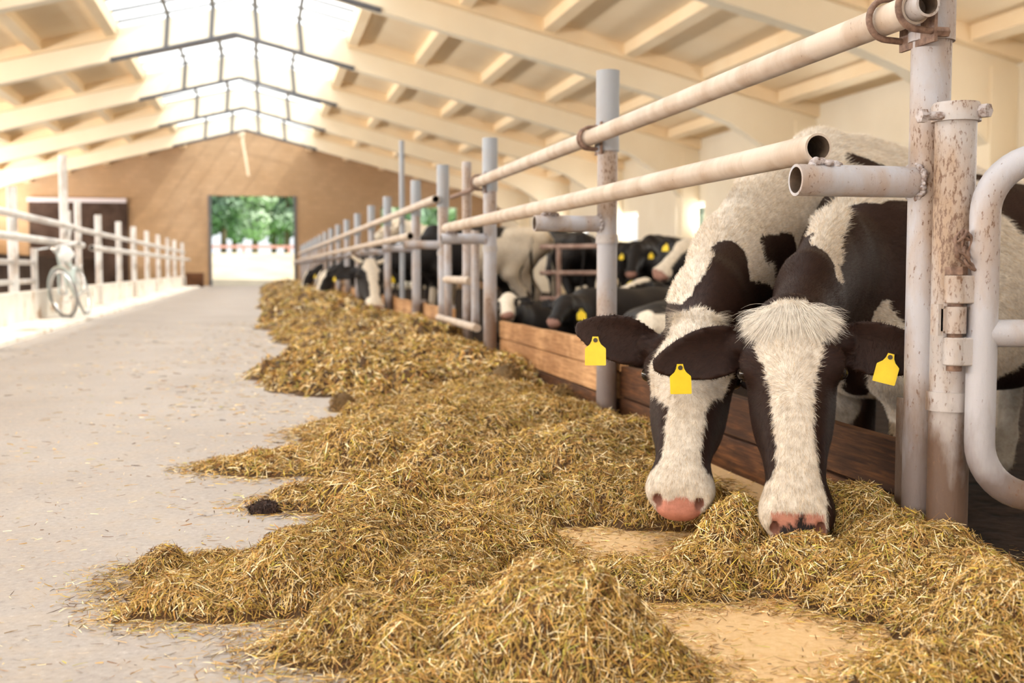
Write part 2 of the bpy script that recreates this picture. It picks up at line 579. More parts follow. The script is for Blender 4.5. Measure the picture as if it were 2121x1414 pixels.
for i, y in enumerate(WIN_Y):
    f = MB()
    x0, x1 = WALL_R + 0.10, WALL_R + 0.18
    for (a, c, z0, z1) in ((y - WW / 2, y - WW / 2 + 0.08, WZ0, WZ1), (y + WW / 2 - 0.08, y + WW / 2, WZ0, WZ1), (y - 0.035, y + 0.035, WZ0, WZ1),
                           (y - WW / 2, y + WW / 2, WZ0, WZ0 + 0.08), (y - WW / 2, y + WW / 2, WZ1 - 0.08, WZ1)):
        f.box((x0, a, z0), (x1, c, z1))
    fr = struct(f.build('window_%d' % (i + 1), M['glass_frame'], smooth=False))
    g = MB(); g.box((WALL_R + 0.135, y - WW / 2 + 0.05, WZ0 + 0.05), (WALL_R + 0.141, y + WW / 2 - 0.05, WZ1 - 0.05))
    g.build('window_pane', M['glass'], fr, smooth=False)

# frames along the building, every six metres
BEAM_Y = [50.6 - 6.0 * k for k in range(1, 11)]
SKY_HALF = 2.45
def slope_pt(side, t):           # t metres out from the ridge line
    x = RIDGE_X + side * t
    return x, roof_z(x)
for side in (-1, 1):
    wall = WALL_R if side > 0 else WALL_L
    tmax = abs(wall - RIDGE_X)
    c = MB()
    def slab(t0, t1, y0, y1, zo0, zo1):
        xa, za = slope_pt(side, t0)
        xb, zb = slope_pt(side, t1)
        vs = [(xa, y0, za + zo0), (xb, y0, zb + zo0), (xb, y1, zb + zo0), (xa, y1, za + zo0),
              (xa, y0, za + zo1), (xb, y0, zb + zo1), (xb, y1, zb + zo1), (xa, y1, za + zo1)]
        c.add(vs, [(0, 3, 2, 1), (4, 5, 6, 7), (0, 1, 5, 4), (1, 2, 6, 5), (2, 3, 7, 6), (3, 0, 4, 7)])
    slab(SKY_HALF, tmax + 0.4, Y_NEAR, Y_FAR + 0.4, 0.0, 0.14)
    t = SKY_HALF
    while t < tmax:
        slab(t, t + 0.2, Y_NEAR, Y_FAR, -0.2, 0.0)
        slab(t + 0.2, t + 0.26, Y_NEAR, Y_FAR, -0.08, 0.0)
        t += 1.5
    for y in BEAM_Y:
        for y0, y1 in ((y - 0.32, y - 0.16), (y + 0.16, y + 0.32)):
            slab(SKY_HALF, tmax, y0, y1, -0.24, 0.0)
    struct(c.build('ceiling', M['ceil'], smooth=False))
    for y in BEAM_Y:
        c = MB()
        prof = [(0.0, 0.66), (tmax - 2.6, 0.70), (tmax - 1.7, 0.80), (tmax - 1.0, 1.05), (tmax - 0.5, 1.40), (tmax, 1.8)]
        rings = []
        for t_, dep in prof:
            xx, zz = slope_pt(side, t_)
            rings.append([(xx, y - 0.15, zz - dep), (xx, y + 0.15, zz - dep), (xx, y + 0.15, zz - 0.02), (xx, y - 0.15, zz - 0.02)])
        c.loft(rings)
        struct(c.build('roof_beam', M['beam'], smooth=False))
        p = MB(); p.box((wall - 0.42 if side > 0 else wall, y - 0.2, STALL_Z), (wall if side > 0 else wall + 0.42, y + 0.2, roof_z(wall) - 0.3))
        struct(p.build('pillar', M['beam'], smooth=False))
# ridge skylight: one pair of sheets per bay, on a dark steel frame
edges = [Y_NEAR] + BEAM_Y[::-1] + [Y_FAR]
for i, (y0, y1) in enumerate(zip(edges[:-1], edges[1:])):
    for side in (-1, 1):
        c = MB()
        n = 24
        prof = [(0.0, 0.14), (SKY_HALF + 0.25, 0.20)]
        vs, fs = [], []
        for k in range(n + 1):
            y = y0 + (y1 - y0) * k / n
            dz = 0.02 * math.cos(math.pi * k)
            for t, o in prof:
                x, z = slope_pt(side, t)
                vs.append((x, y, z + o + dz))
        for k in range(n):
            fs.append((2 * k, 2 * k + 1, 2 * k + 3, 2 * k + 2))
        c.add(vs, fs)
        struct(c.build('skylight_panel', M['sheet'], angle=0))
for y in BEAM_Y:
    c = MB()
    for side in (-1, 1):
        a, e = slope_pt(side, 0.0), slope_pt(side, 2.6)
        c.tube([(a[0], y - 0.16, a[1] - 0.66), (e[0], y - 0.16, e[1] - 0.665)], 0.05, 8)  # dark tube stands in for the shaded underside of the beam
        for t_ in (0.45, 1.4):
            a, e = slope_pt(side, t_), slope_pt(side, t_ + 0.05)
            c.tube([(a[0], y - 0.17, a[1] + 0.02), (e[0], y - 0.17, e[1] - 0.65)], 0.045, 8)
    struct(c.build('skylight_frame_and_shade', M['steel_dark']))
for t, r in ((0.45, 0.055), (1.4, 0.045)):
    for side in (-1, 1):
        x, z = slope_pt(side, t)
        c = MB(); c.tube([(x, Y_NEAR, z + 0.06), (x, Y_FAR, z + 0.06)], r, 8)
        struct(c.build('skylight_bar', M['steel_dark']))
y = Y_NEAR + 0.7
k = 0
while y < Y_FAR:
    c = MB()
    for side in (-1, 1):
        a, e = slope_pt(side, 0.0), slope_pt(side, SKY_HALF + 0.1)
        c.tube([(a[0], y, a[1] + 0.09), (e[0], y, e[1] + 0.12)], 0.03, 6)
    struct(c.build('skylight_rib', M['steel_dark']))
    y += 1.05

# left sliding door and door jambs of the end wall
d = MB(); d.box((DOOR_L[0] - 0.1, Y_FAR - 0.12, 0.0), (DOOR_L[1] + 0.15, Y_FAR - 0.05, DOOR_L[2] - 0.05))
dr = struct(d.build('door_1', M['door'], smooth=False))
d = MB(); d.box((DOOR_L[0] - 0.15, Y_FAR - 0.2, DOOR_L[2] - 0.05), (DOOR_L[1] + 0.1, Y_FAR - 0.02, DOOR_L[2] + 0.12))
d.build('door_track', M['lintel'], dr, smooth=False)
d = MB()
for x in (DOOR_C[0] - 0.05, DOOR_C[1] - 0.04):
    d.box((x, Y_FAR - 0.06, 0), (x + 0.11, Y_FAR + 0.42, DOOR_C[2]))
struct(d.build('trim_1', M['steel_dark'], smooth=False))

# whitewash and sunlight kerb strip painted pale as sunlight, and low wall left of the aisle
b = MB(); b.box((-2.95, 2.0, -0.05), (-2.34, 48.5, 0.045))
struct(b.build('trim_2', M['whitewash'], smooth=False, bevel=0.012))
b = MB(); b.box((-3.12, 2.0, STALL_Z), (-2.95, 48.2, 0.42))
struct(b.build('wall_low', M['whitewash'], smooth=False, bevel=0.02))

b = MB(); b.box((-6.6, 8.0, STALL_Z), (-6.5, 49.0, 1.1))
struct(b.build('wall_stall', M['door'], smooth=False))

# rope hanging from the ridge before the end wall
c = MB()
pts = [(-0.62, 48.9, 6.55), (-0.66, 48.9, 5.9), (-0.55, 48.9, 5.2), (-0.45, 48.9, 4.5)]
c.tube(pts, 0.05, 8)
c.sphere((-0.70, 48.9, 6.2), (0.13, 0.13, 0.18), 10, 8)
tag(c.build('hanging_rope', M['rope']), 'pale frayed rope hanging from the ridge above the far doorway', 'rope')

# outdoors beyond the end wall and the right wall: a straw strewn bank rising to a meadow
b = MB()
prof = [(Y_FAR + 0.1, -0.03), (51.5, 0.02), (54.0, 0.45), (57.0, 0.98), (60.0, 1.42), (61.5, 1.52), (66.0, 1.55)]
b.loft([[(-40, y, -0.6), (60, y, -0.6), (60, y, z), (-40, y, z)] for y, z in prof])
b.box((WALL_R + 0.35, Y_NEAR, -0.5), (14, Y_FAR + 0.1, -0.03))
struct(b.build('ground', M['sand'], smooth=False))
b = MB(); b.box((-90, 65.9, -0.5), (130, 170, 1.56))
b.box((14, Y_NEAR, -0.5), (130, Y_FAR, -0.04))
struct(b.build('ground_meadow', M['grass'], smooth=False))
ft = thing('yard_fence', 'low fence of faded red rails on the bank beyond the far doorway', 'fence', (-0.3, 62.0, 1.5))
for z in (1.78,):
    c = MB(); c.box((-9, 61.95, z), (18, 62.05, z + 0.15)); c.build('rail', M['red_rail'], ft, smooth=False)
for k in range(12):
    c = MB(); c.box((-8 + 2.35 * k, 61.9, 1.4), (-8 + 2.35 * k + 0.16, 62.06, 1.95)); c.build('post', M['red_rail'], ft, smooth=False)


# ------------------------------------------------------------------ feed fence on the right
ORD = ['first', 'second', 'third', 'fourth', 'fifth', 'sixth', 'seventh', 'eighth', 'ninth', 'tenth', 'eleventh', 'twelfth', 'thirteenth',
       'fourteenth', 'fifteenth', 'sixteenth', 'seventeenth', 'eighteenth']
post_y = [onX(p, 556, FENCE_X)[1] for p in (1919, 1257, 1015, 918, 862, 803, 770)]
while post_y[-1] < 45.5:
    post_y.append(post_y[-1] + 2.45)
RAIL_LOW_X, RAIL_LOW_Z, ARM_Z = FENCE_X - 0.27, 1.005, 0.925
RAIL_TOP_X, RAIL_TOP_Z = FENCE_X - 0.085, 1.315
POST_R = 0.0465
POST_TXT = ['rust streaked white steel post beside the hinged gate, open pipe arm toward the aisle',
            'grey topped white steel post behind the tagged ear of the rear feeding cow',
            'white steel post on the near side of the narrow gap in the feed fence',
            'white steel post on the far side of the narrow gap in the feed fence',
            'white steel post just right of the far black cow eating with a white face']
def feed_post(i, y):
    lab = POST_TXT[i] if i < len(POST_TXT) else 'steel post of the right feed fence, %s in the row beyond the narrow gap' % ORD[i - 3]
    t = thing('fence_post', lab, 'post', (FENCE_X, y, 0), 'steel posts of the right feed fence')
    top = 1.62 if i else 1.72
    near = i < 4
    n = 32 if near else 16
    c = MB(); c.tube([(FENCE_X, y, -0.1), (FENCE_X, y, top - 0.35)], POST_R, n)
    c.build('pipe', M['pipe'] if i != 0 else M['pipe'], t)
    c = MB(); c.tube([(FENCE_X, y, 1.255), (FENCE_X, y, top)], POST_R + 0.007, n, hollow=0.84)
    c.build('sleeve', [M['pipe_grey'] if i else M['pipe'], M['inner']], t)
    # arm welded to the aisle side
    zz = ARM_Z
    c = MB(); c.tube([(FENCE_X - 0.345, y - 0.005, zz), (FENCE_X, y, zz)], 0.037, n, hollow=0.82)
    arm = c.build('arm', [M['pipe'], M['inner']], t)
    if i < 3:
        c = MB()
        for k in range(30):
            a = 2 * math.pi * k / 30 + random.uniform(-.1, .1)
            c.sphere((FENCE_X - POST_R * 0.80 + random.uniform(-.003, .003), y + 0.043 * math.cos(a), zz + 0.043 * math.sin(a)), (random.uniform(.004, .010), random.uniform(.005, .010), random.uniform(.005, .010)), 8, 6)
        c.build('weld', M['weld'], arm)
        c = MB()
        for k in range(26):
            c.sphere((RAIL_LOW_X + random.uniform(-.038, .034), y + random.uniform(-.022, .022), zz + 0.036 + random.uniform(-.004, .010)), (random.uniform(.006, .013), random.uniform(.006, .012), random.uniform(.005, .010)), 8, 6)
        c.build('weld', M['weld'], arm)
    if near:
        c = MB(); c.tube([(FENCE_X, y, ARM_Z - 0.09), (FENCE_X, y, ARM_Z - 0.05)], POST_R + 0.006, n) if i else None
        if i:
            c.build('collar', M['pipe_dirty'], t)
    # clamp that holds the top rail
    if i < 3:
        c = MB()
        offs = (-0.075, 0.055) if i == 0 else (-0.012, 0.028)
        for dy in offs:
            pts = []
            for k in range(20):
                a = math.radians(-40 + 280 * k / 19) + math.pi / 2
                pts.append((RAIL_TOP_X + 0.050 * math.cos(a + 0.5), y + dy, RAIL_TOP_Z + 0.050 * math.sin(a + 0.5)))
            pts = [(FENCE_X - 0.02, y + dy, RAIL_TOP_Z + 0.052)] + [(RAIL_TOP_X + 0.048 * math.cos(a), y + dy, RAIL_TOP_Z + 0.048 * math.sin(a)) for a in np.linspace(math.pi / 2, 3 * math.pi / 2, 15)] + [(FENCE_X - 0.02, y + dy, RAIL_TOP_Z - 0.052)]
            c.tube(pts, 0.0078, 10)
        c.box((FENCE_X - 0.046, y - 0.085 if i == 0 else y - 0.05, RAIL_TOP_Z - 0.075), (FENCE_X - 0.038, y + 0.065 if i == 0 else y + 0.05, RAIL_TOP_Z + 0.07))
        for dy in offs:
            for dz in (-0.052, 0.052):
                c.tube([(FENCE_X - 0.04, y + dy, RAIL_TOP_Z + dz), (FENCE_X - 0.006, y + dy, RAIL_TOP_Z + dz)], 0.012, 6)
        c.build('clamp', M['rust'], t)
    return t
for i, y in enumerate(post_y):
    feed_post(i, y)

def rail(x, z, y0, y1, r, lab, group, mat='rail', hollow=0.84, n=24, sag=0.0, coupling=False):
    t = thing('fence_rail', lab, 'rail', (x, y0, z), group)
    c = MB()
    pts = [(x, y0 + (y1 - y0) * k / 12, z - sag * math.sin(math.pi * k / 12)) for k in range(13)]
    c.tube(pts, r, n, hollow=hollow)
    c.build('pipe', [M[mat], M['inner']], t)
    if coupling:
        c = MB(); c.tube([(x, y0 - 0.05, z), (x, y0 + 0.06, z)], r * 0.82, n, hollow=0.8)
        c.build('inner_pipe', [M['pipe_dirty'], M['inner']], t)
    return t
RG = 'long pipe rails of the right feed fence'
rail(RAIL_TOP_X, RAIL_TOP_Z, post_y[0] - 0.07, post_y[2] + 0.14, 0.036, 'cream worn top pipe clamped to the near feed fence posts', RG, coupling=True)
rail(RAIL_LOW_X, RAIL_LOW_Z, onX(1695, 318, RAIL_LOW_X)[1], onX(925, 480, RAIL_LOW_X)[1], 0.034, 'open ended lower cream pipe resting on the arms before the front cow', RG)
rail(RAIL_TOP_X, RAIL_TOP_Z, post_y[3] - 0.15, 47.0, 0.036, 'upper pipe of the far feed fence beyond the narrow gap', RG, n=12)
rail(RAIL_LOW_X, RAIL_LOW_Z, onX(850, 497, RAIL_LOW_X)[1], 47.0, 0.034, 'lower pipe of the far feed fence above the distant feeding cows', RG, n=12)

# tall pole behind the fence line
c = MB(); yy = onX(830, 556, FENCE_X + 0.12)[1]
c.tube([(FENCE_X + 0.14, yy, STALL_Z), (FENCE_X + 0.14, yy, 2.28)], 0.033, 14)
tag(c.build('tall_pole', M['pipe_grey']), 'thin tall grey pole rising above the far feed fence before the green doorway', 'pole')

# plank barriers
BAR_TXT = ['brown plank barrier under the two feeding cows, tied to the gate post', 'orange brown plank barrier between the near gap post and the grey topped post',
           '', 'short plank barrier just beyond the narrow gap in the feed fence']
for i in range(len(post_y) - 1):
    if i == 2:
        continue
    y0, y1 = post_y[i], post_y[i + 1]
    lab = BAR_TXT[i] if i < 4 else 'plank barrier of the far feed fence, %s beyond the narrow gap' % ORD[i - 3]
    t = thing('plank_barrier', lab, 'barrier', (FENCE_X + 0.05, y0, 0), 'plank barriers along the feed fence')
    x0 = FENCE_X + 0.064
    h = 0.125 if i else 0.142
    for k in range(3 if i else 2):
        c = MB(); dx = random.uniform(-.004, .004)
        z0 = -0.02 + k * (h + 0.006)
        nseg = 10
        rings = []
        for s in range(nseg + 1):
            yy = y0 - 0.03 + (y1 - y0) * s / nseg + (0.02 if s == nseg else 0)
            wv = 0.003 * math.sin(s * 2.1 + k * 1.7 + i)
            zz = wv * 0.8 - (0.012 * s / nseg if k == 2 else 0)
            rings.append([(x0 + dx + wv, yy, z0), (x0 + dx + wv + 0.042, yy, z0), (x0 + dx + wv + 0.042, yy, z0 + h + zz), (x0 + dx + wv, yy, z0 + h + zz)])
        c.loft(rings)
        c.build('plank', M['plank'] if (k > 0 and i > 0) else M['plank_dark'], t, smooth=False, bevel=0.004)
    # upright angle iron that holds the planks
    c = MB()
    c.box((FENCE_X - 0.010, y0 + 0.062, -0.05), (FENCE_X - 0.003, y0 + 0.105, 0.40))
    c.box((FENCE_X - 0.010, y0 + 0.055, -0.05), (x0 + 0.05, y0 + 0.062, 0.40))
    c.build('angle_iron', M['pipe_dirty'], t, smooth=False)

# narrow manger gate standing in the gap
gy0, gy1 = post_y[2], post_y[3]
t = thing('gap_gate', 'narrow pipe gate with crossbars standing in the gap of the feed fence', 'gate', (FENCE_X, (gy0 + gy1) / 2, 0))
def gp(pxx):
    return onX(pxx, 556, FENCE_X)[1]
for name, pxx, z0, z1, r, dx in (('pole', 962, -0.1, 1.55, 0.036, 0.02), ('upright', 940, 0.30, 1.0, 0.032, -0.05), ('upright', 990, 0.32, 1.0, 0.030, -0.02)):
    c = MB(); c.tube([(FENCE_X + dx, gp(pxx), z0), (FENCE_X + dx, gp(pxx), z1)], r, 14); c.build(name, M['pipe'], t)
for z, a, e, dx in ((0.63, 990, 938, -0.06), (0.30, 1008, 925, -0.07)):
    c = MB(); c.tube([(FENCE_X + dx, gp(a), z), (FENCE_X + dx, gp(e), z)], 0.030, 12); c.build('crossbar', M['rail'], t)
c = MB(); c.tube([(FENCE_X - 0.02, gp(985), 1.305), (FENCE_X - 0.02, gp(940), 1.305)], 0.016, 10); c.build('link_bar', M['rust'], t)

# gate post and hinged gate on the right
def gate():
    A = px(1973, 556, np.dot(np.array([FENCE_X, post_y[0], CAM_H]) - CPOS, FWD) - 0.102)
    gx, gyy = A[0], A[1]
    t = thing('gate_post', 'capped rusty white post carrying the hinges of the gate', 'post', (gx, gyy, 0))
    c = MB(); c.tube([(gx, gyy, -0.2), (gx, gyy, 1.085)], 0.046, 32); c.build('pipe', M['pipe_dirty'], t)
    c = MB(); c.tube([(gx, gyy, 1.055), (gx, gyy, 1.09), (gx, gyy, 1.098)], [0.0545, 0.0545, 0.050], 32)
    cap = c.build('cap', M['pipe_dirty'], t)
    c = MB(); c.tube([(gx - 0.085, gyy - 0.01, 1.065), (gx - 0.045, gyy - 0.02, 1.065)], 0.010, 10); c.tube([(gx - 0.100, gyy - 0.01, 1.065), (gx - 0.084, gyy - 0.01, 1.065)], 0.0165, 6)
    c.build('bolt', M['weld'], cap)
    c = MB(); c.tube([(gx + 0.030, gyy - 0.035, 1.075), (gx + 0.042, gyy - 0.062, 1.075)], 0.0165, 6); c.build('bolt', M['weld'], cap)
    c = MB(); c.tube([(gx, gyy, 0.392), (gx, gyy, 0.436)], 0.053, 32); col = c.build('collar', M['pipe_dirty'], t)
    c = MB(); c.tube([(gx + 0.030, gyy - 0.040, 0.413), (gx + 0.040, gyy - 0.062, 0.413)], 0.013, 6); c.build('bolt', M['weld'], col)
    # knuckle fixed to the post
    kx, ky = gx - 0.040, gyy - 0.076
    c = MB(); c.tube([(kx, ky, 0.575), (kx, ky, 0.635)], 0.024, 20); c.box((kx - 0.042, ky + 0.0, 0.57), (kx - 0.03, ky + 0.03, 0.64)); c.box((kx - 0.035, ky, 0.58), (kx + 0.02, ky + 0.04, 0.63))
    c.build('hinge_knuckle', M['pipe_dirty'], t)
    # chain looped round the post
    t2 = thing('chain', 'rusty chain looped between the gate post and the gate pipe', 'chain', (kx, ky, 0.75))
    def link(c0, ax, up, L=0.032, Wd=0.012, r=0.0036):
        ax = np.array(ax, float); ax /= np.linalg.norm(ax)
        up = np.array(up, float); up -= ax * np.dot(up, ax); up /= np.linalg.norm(up)
        c = MB(); pts = []
        for k in range(30):
            a = 2 * math.pi * k / 30 + random.uniform(-.1, .1)
            pts.append(np.array(c0) + ax * (L / 2 * (math.cos(a))) + up * Wd * math.sin(a))
        c.tube(pts, r, 8, loop=True); c.build('link', M['rust'], t2)
    path = [(kx + 0.026, ky - 0.024, 0.722), (kx + 0.008, ky - 0.026, 0.735), (kx - 0.012, ky - 0.026, 0.752), (kx - 0.014, ky - 0.020, 0.782), (kx + 0.004, ky - 0.018, 0.800), (kx + 0.022, ky - 0.010, 0.790), (kx + 0.024, ky + 0.0, 0.765), (kx + 0.012, ky - 0.02, 0.74)]
    for q in range(len(path) - 1):
        a, e = np.array(path[q]), np.array(path[q + 1])
        link((a + e) / 2, e - a, (1, -1, 0.3) if q % 2 else (0.2, 0.2, 1) if abs((e - a)[2]) < 0.012 else (1, 0.6, 0), L=np.linalg.norm(e - a) + 0.012, Wd=0.0085)
    # the gate itself
    g = thing('pipe_gate', 'hinged gate of bent white pipe cut off by the right edge of the photo', 'gate', (gx + 0.08, gyy, 0.16))
    ux, uy = 0.958, -0.287            # the gate swings out along the fence line, across the view
    vx = gx + 0.021
    vy = gyy - 0.088
    R = 0.125
    top, bot, L = 0.965, 0.205, 2.2
    def q(s, z):
        return (vx + ux * s, vy + uy * s, z)
    pts = []
    pts += [q(L, top)]
    pts += [q(1.2, top)]
    for k in range(11):
        a = math.pi / 2 + math.pi / 2 * k / 10
        pts.append(q(R + R * math.cos(a), top - R + R * math.sin(a)))
    for k in range(11):
        a = math.pi + math.pi / 2 * k / 10
        pts.append(q(R + R * math.cos(a), bot + R + R * math.sin(a)))
    pts += [q(1.2, bot), q(L, bot)]
    c = MB(); c.tube(pts, 0.033, 24); c.build('frame', M['pipe'], g, angle=60)
    c = MB(); c.tube([q(0.0, 0.575), q(L, 0.575)], 0.031, 24); c.build('crossbar', M['pipe'], g)
    c = MB(); c.tube([q(L, bot), q(L, top)], 0.033, 16); c.build('end_upright', M['pipe'], g)
    for z0, z1 in ((0.642, 0.705), (0.503, 0.566)):
        c = MB()
        c.tube([(kx, ky, z0), (kx, ky, z1)], 0.025, 20)
        c.box((kx - 0.004, ky - 0.024, z0), (vx - 0.01, ky + 0.02, z1))
        c.build('hinge_eye', M['pipe_dirty'], g, bevel=0.003)
    c = MB(); c.tube([(kx, ky, 0.49), (kx, ky, 0.718)], 0.017, 12); c.tube([(kx, ky, 0.706), (kx, ky, 0.724)], 0.024, 6)
    c.build('hinge_pin', M['rust'], g)
    c = MB()
    lp = [(vx + 0.034, vy + 0.02, 0.69), (vx + 0.048, vy + 0.02, 0.68), (vx + 0.05, vy + 0.02, 0.665), (vx + 0.036, vy + 0.02, 0.657), (vx + 0.037, vy + 0.02, 0.63)]
    c.tube(lp, 0.0035, 8); c.tube([(vx + 0.037, vy + 0.02, 0.655), (vx + 0.044, vy + 0.02, 0.645), (vx + 0.042, vy + 0.02, 0.61)], 0.0035, 8)
    c.build('chain_end', M['rust'], g)
gate()

# ------------------------------------------------------------------ fence on the left of the aisle
LX = -3.03
left_y = [onX(p, 556, LX)[1] for p in (28, 205, 247, 278, 305, 328, 348, 362, 378)]
left_y.insert(1, onX(135, 556, LX)[1])
left_y.insert(0, left_y[0] - 3.2)
LEFT_TXT = {1: 'whitewashed post at the left edge of the photo', 2: 'tall whitewashed pole standing behind the parked bicycle'}
for i, y in enumerate(left_y):
    lab = LEFT_TXT.get(i, 'whitewashed post of the left aisle fence, %s beyond the bicycle' % ORD[max(0, i - 3)])
    if i == 0:
        lab = 'whitewashed post of the left aisle fence nearest the camera'
    c = MB(); c.tube([(LX, y, 0.40), (LX, y, 2.5 if i == 2 else 1.74)], 0.062 if i != 2 else 0.066, 14)
    tag(c.build('fence_post', M['pipe_white']), lab, 'post', 'posts of the left aisle fence')
for k, (pxx, h) in enumerate(((155, 1.66), (176, 1.86))):
    y = onX(pxx, 556, LX + 0.05)[1]
    c = MB(); c.tube([(LX - 0.05, y, 0.40), (LX - 0.05, y, h)], 0.055, 14)
    tag(c.build('fence_post', M['pipe_white']), ('slim whitewashed post just beyond the tall pole' if k == 0 else 'bright whitewashed post right behind the bicycle handlebar'), 'post', 'posts of the left aisle fence')
LG = 'rails of the left aisle fence'
def lrail(x, z, y0, y1, r, lab):
    c = MB(); c.tube([(x, y0, z), (x, y1, z)], r, 14, hollow=0.8)
    tag(c.build('fence_rail', [M['pipe_white'], M['inner']]), lab, 'rail', LG)
lrail(LX + 0.11, 1.38, left_y[0] - 3, left_y[2] + 0.1, 0.046, 'whitewashed upper rail of the left fence, in front of the bicycle')
lrail(LX + 0.11, 1.36, left_y[2] + 0.2, 47.0, 0.046, 'whitewashed upper rail of the left fence, beyond the bicycle')
lrail(LX + 0.24, 1.09, left_y[0] - 3, left_y[2] + 0.2, 0.046, 'whitewashed lower rail of the left fence, in front of the bicycle')
lrail(LX + 0.24, 1.07, onX(190, 500, LX + 0.24)[1], 47.8, 0.05, 'whitewashed lower rail of the left fence, beyond the bicycle')
g = thing('stall_gate', 'white pipe gate in the left fence near the photo edge', 'gate', (LX, left_y[1] - 2.6, 0.42))
for z in (0.80, 0.55):
    c = MB(); c.tube([(LX - 0.02, left_y[1] - 2.6, z), (LX - 0.02, left_y[1] + 1.5, z)], 0.035, 12); c.build('crossbar', M['pipe_white'], g)
for yy in (left_y[1] - 2.6, left_y[1] + 1.5):
    c = MB(); c.tube([(LX - 0.02, yy, 0.42), (LX - 0.02, yy, 1.0)], 0.045, 12); c.build('upright', M['pipe_white'], g)


# ------------------------------------------------------------------ fodder along the feed fence
def g2(x, y):
    p = ground(x, y)
    return p[0], p[1]
BUMPS = []      # (x, y, rx, ry, height, angle)
def bump_px(pxx, pyy, rx, ry, h, ang=0.0):
    x, y = g2(pxx, pyy)
    BUMPS.append((x, y, rx, ry, h, ang))
# foreground heap on the left, second one at the bottom edge, heap at the gate post
bump_px(880, 1165, 0.42, 0.26, 0.115)
bump_px(760, 1215, 0.40, 0.26, 0.085)
bump_px(560, 1215, 0.36, 0.20, 0.030)
bump_px(440, 1185, 0.22, 0.12, 0.022)
bump_px(480, 1265, 0.26, 0.09, 0.024)
bump_px(1010, 1290, 0.34, 0.22, 0.07)
bump_px(860, 1330, 0.34, 0.16, 0.05)
bump_px(1160, 1370, 0.24, 0.20, 0.105)
bump_px(1010, 1400, 0.30, 0.16, 0.06)
bump_px(1300, 1400, 0.22, 0.12, 0.05)
bump_px(1790, 1150, 0.30, 0.30, 0.125)
bump_px(1690, 1200, 0.30, 0.20, 0.062)
bump_px(1900, 1240, 0.28, 0.24, 0.085)
bump_px(2060, 1330, 0.25, 0.20, 0.075)
bump_px(1560, 1150, 0.26, 0.18, 0.060)
bump_px(1480, 1220, 0.26, 0.12, 0.030)
bump_px(1290, 1215, 0.22, 0.08, 0.020)
bump_px(2010, 1400, 0.3, 0.12, 0.03)
bump_px(1120, 1190, 0.2, 0.10, 0.022)
# the long windrow: overlapping heaps between the aisle and the planks
for (a, b2, rx, ry, h) in ((1400, 1072, 0.30, 0.18, 0.085), (1150, 1060, 0.40, 0.22, 0.075), (900, 1050, 0.35, 0.20, 0.075), (680, 1040, 0.26, 0.17, 0.055), (1290, 1010, 0.40, 0.25, 0.085),
                           (1050, 985, 0.45, 0.28, 0.10), (800, 960, 0.42, 0.32, 0.085), (600, 965, 0.35, 0.24, 0.045), (1240, 940, 0.45, 0.3, 0.11), (960, 905, 0.5, 0.4, 0.11), (780, 900, 0.35, 0.4, 0.085),
                           (1120, 880, 0.45, 0.4, 0.12), (1010, 840, 0.5, 0.5, 0.12), (830, 838, 0.35, 0.42, 0.07)):
    bump_px(a, b2, rx, ry, h)
rr = random.Random(3)
yy = 7.2
while yy < 46:
    edge = {0: 0.55, 1: 0.25, 2: 0.15}[int(yy * 0.37) % 3] if yy < 18 else 0.15
    for k in range(3):
        x = edge + 0.25 + (1.45 - edge - 0.25) * (k + rr.random() * 0.6) / 2.6
        BUMPS.append((x, yy + rr.uniform(-.3, .3), rr.uniform(.42, .6), rr.uniform(.5, .9), rr.uniform(.09, .19) * (1.25 if yy > 18 else 1), 0))
    yy += 0.62
BA = np.array(BUMPS)
LUMPS = []
for k in range(700):
    b = BUMPS[rr.randrange(len(BUMPS))]
    LUMPS.append((b[0] + rr.uniform(-.8, .8) * b[2], b[1] + rr.uniform(-.8, .8) * b[3], rr.uniform(.05, .18), rr.uniform(.025, .075)))
LUMPS = np.array(LUMPS)

def hay_height(X, Y):
    P = np.c_[X, Y, np.zeros_like(X)]
    wx = X + 0.07 * fnoise(P, 5.0, 1) + 0.02 * vnoise(P, 22, 2)
    wy = Y + 0.07 * fnoise(P, 5.0, 4) + 0.02 * vnoise(P, 22, 5)
    h = np.zeros_like(X)
    ylo, yhi = Y.min() - 1.2, Y.max() + 1.2
    for (bx, by, rx, ry, hh, _) in BA:
        if by < ylo or by > yhi:
            continue
        d = ((wx - bx) / rx) ** 2 + ((wy - by) / ry) ** 2
        v = hh * np.clip(1 - d, 0, None) ** 1.25 * 1.12
        h = np.maximum(h, v) + 0.25 * np.minimum(h, v)
    cov = np.clip(h / 0.03, 0, 1)
    l = np.zeros_like(X)
    for (bx, by, r, hh) in LUMPS:
        if by < ylo or by > yhi:
            continue
        d = ((X - bx) ** 2 + (Y - by) ** 2) / (r * r)
        l = np.maximum(l, hh * np.clip(1 - d, 0, None))
    h = h + cov * (l + 0.026 * fnoise(P, 10, 7) + 0.013 * fnoise(P, 34, 9))
    h = np.where(X > 1.6, h * np.clip((1.95 - X) / 0.35, 0, 1), h)
    return np.clip(h, 0, None)

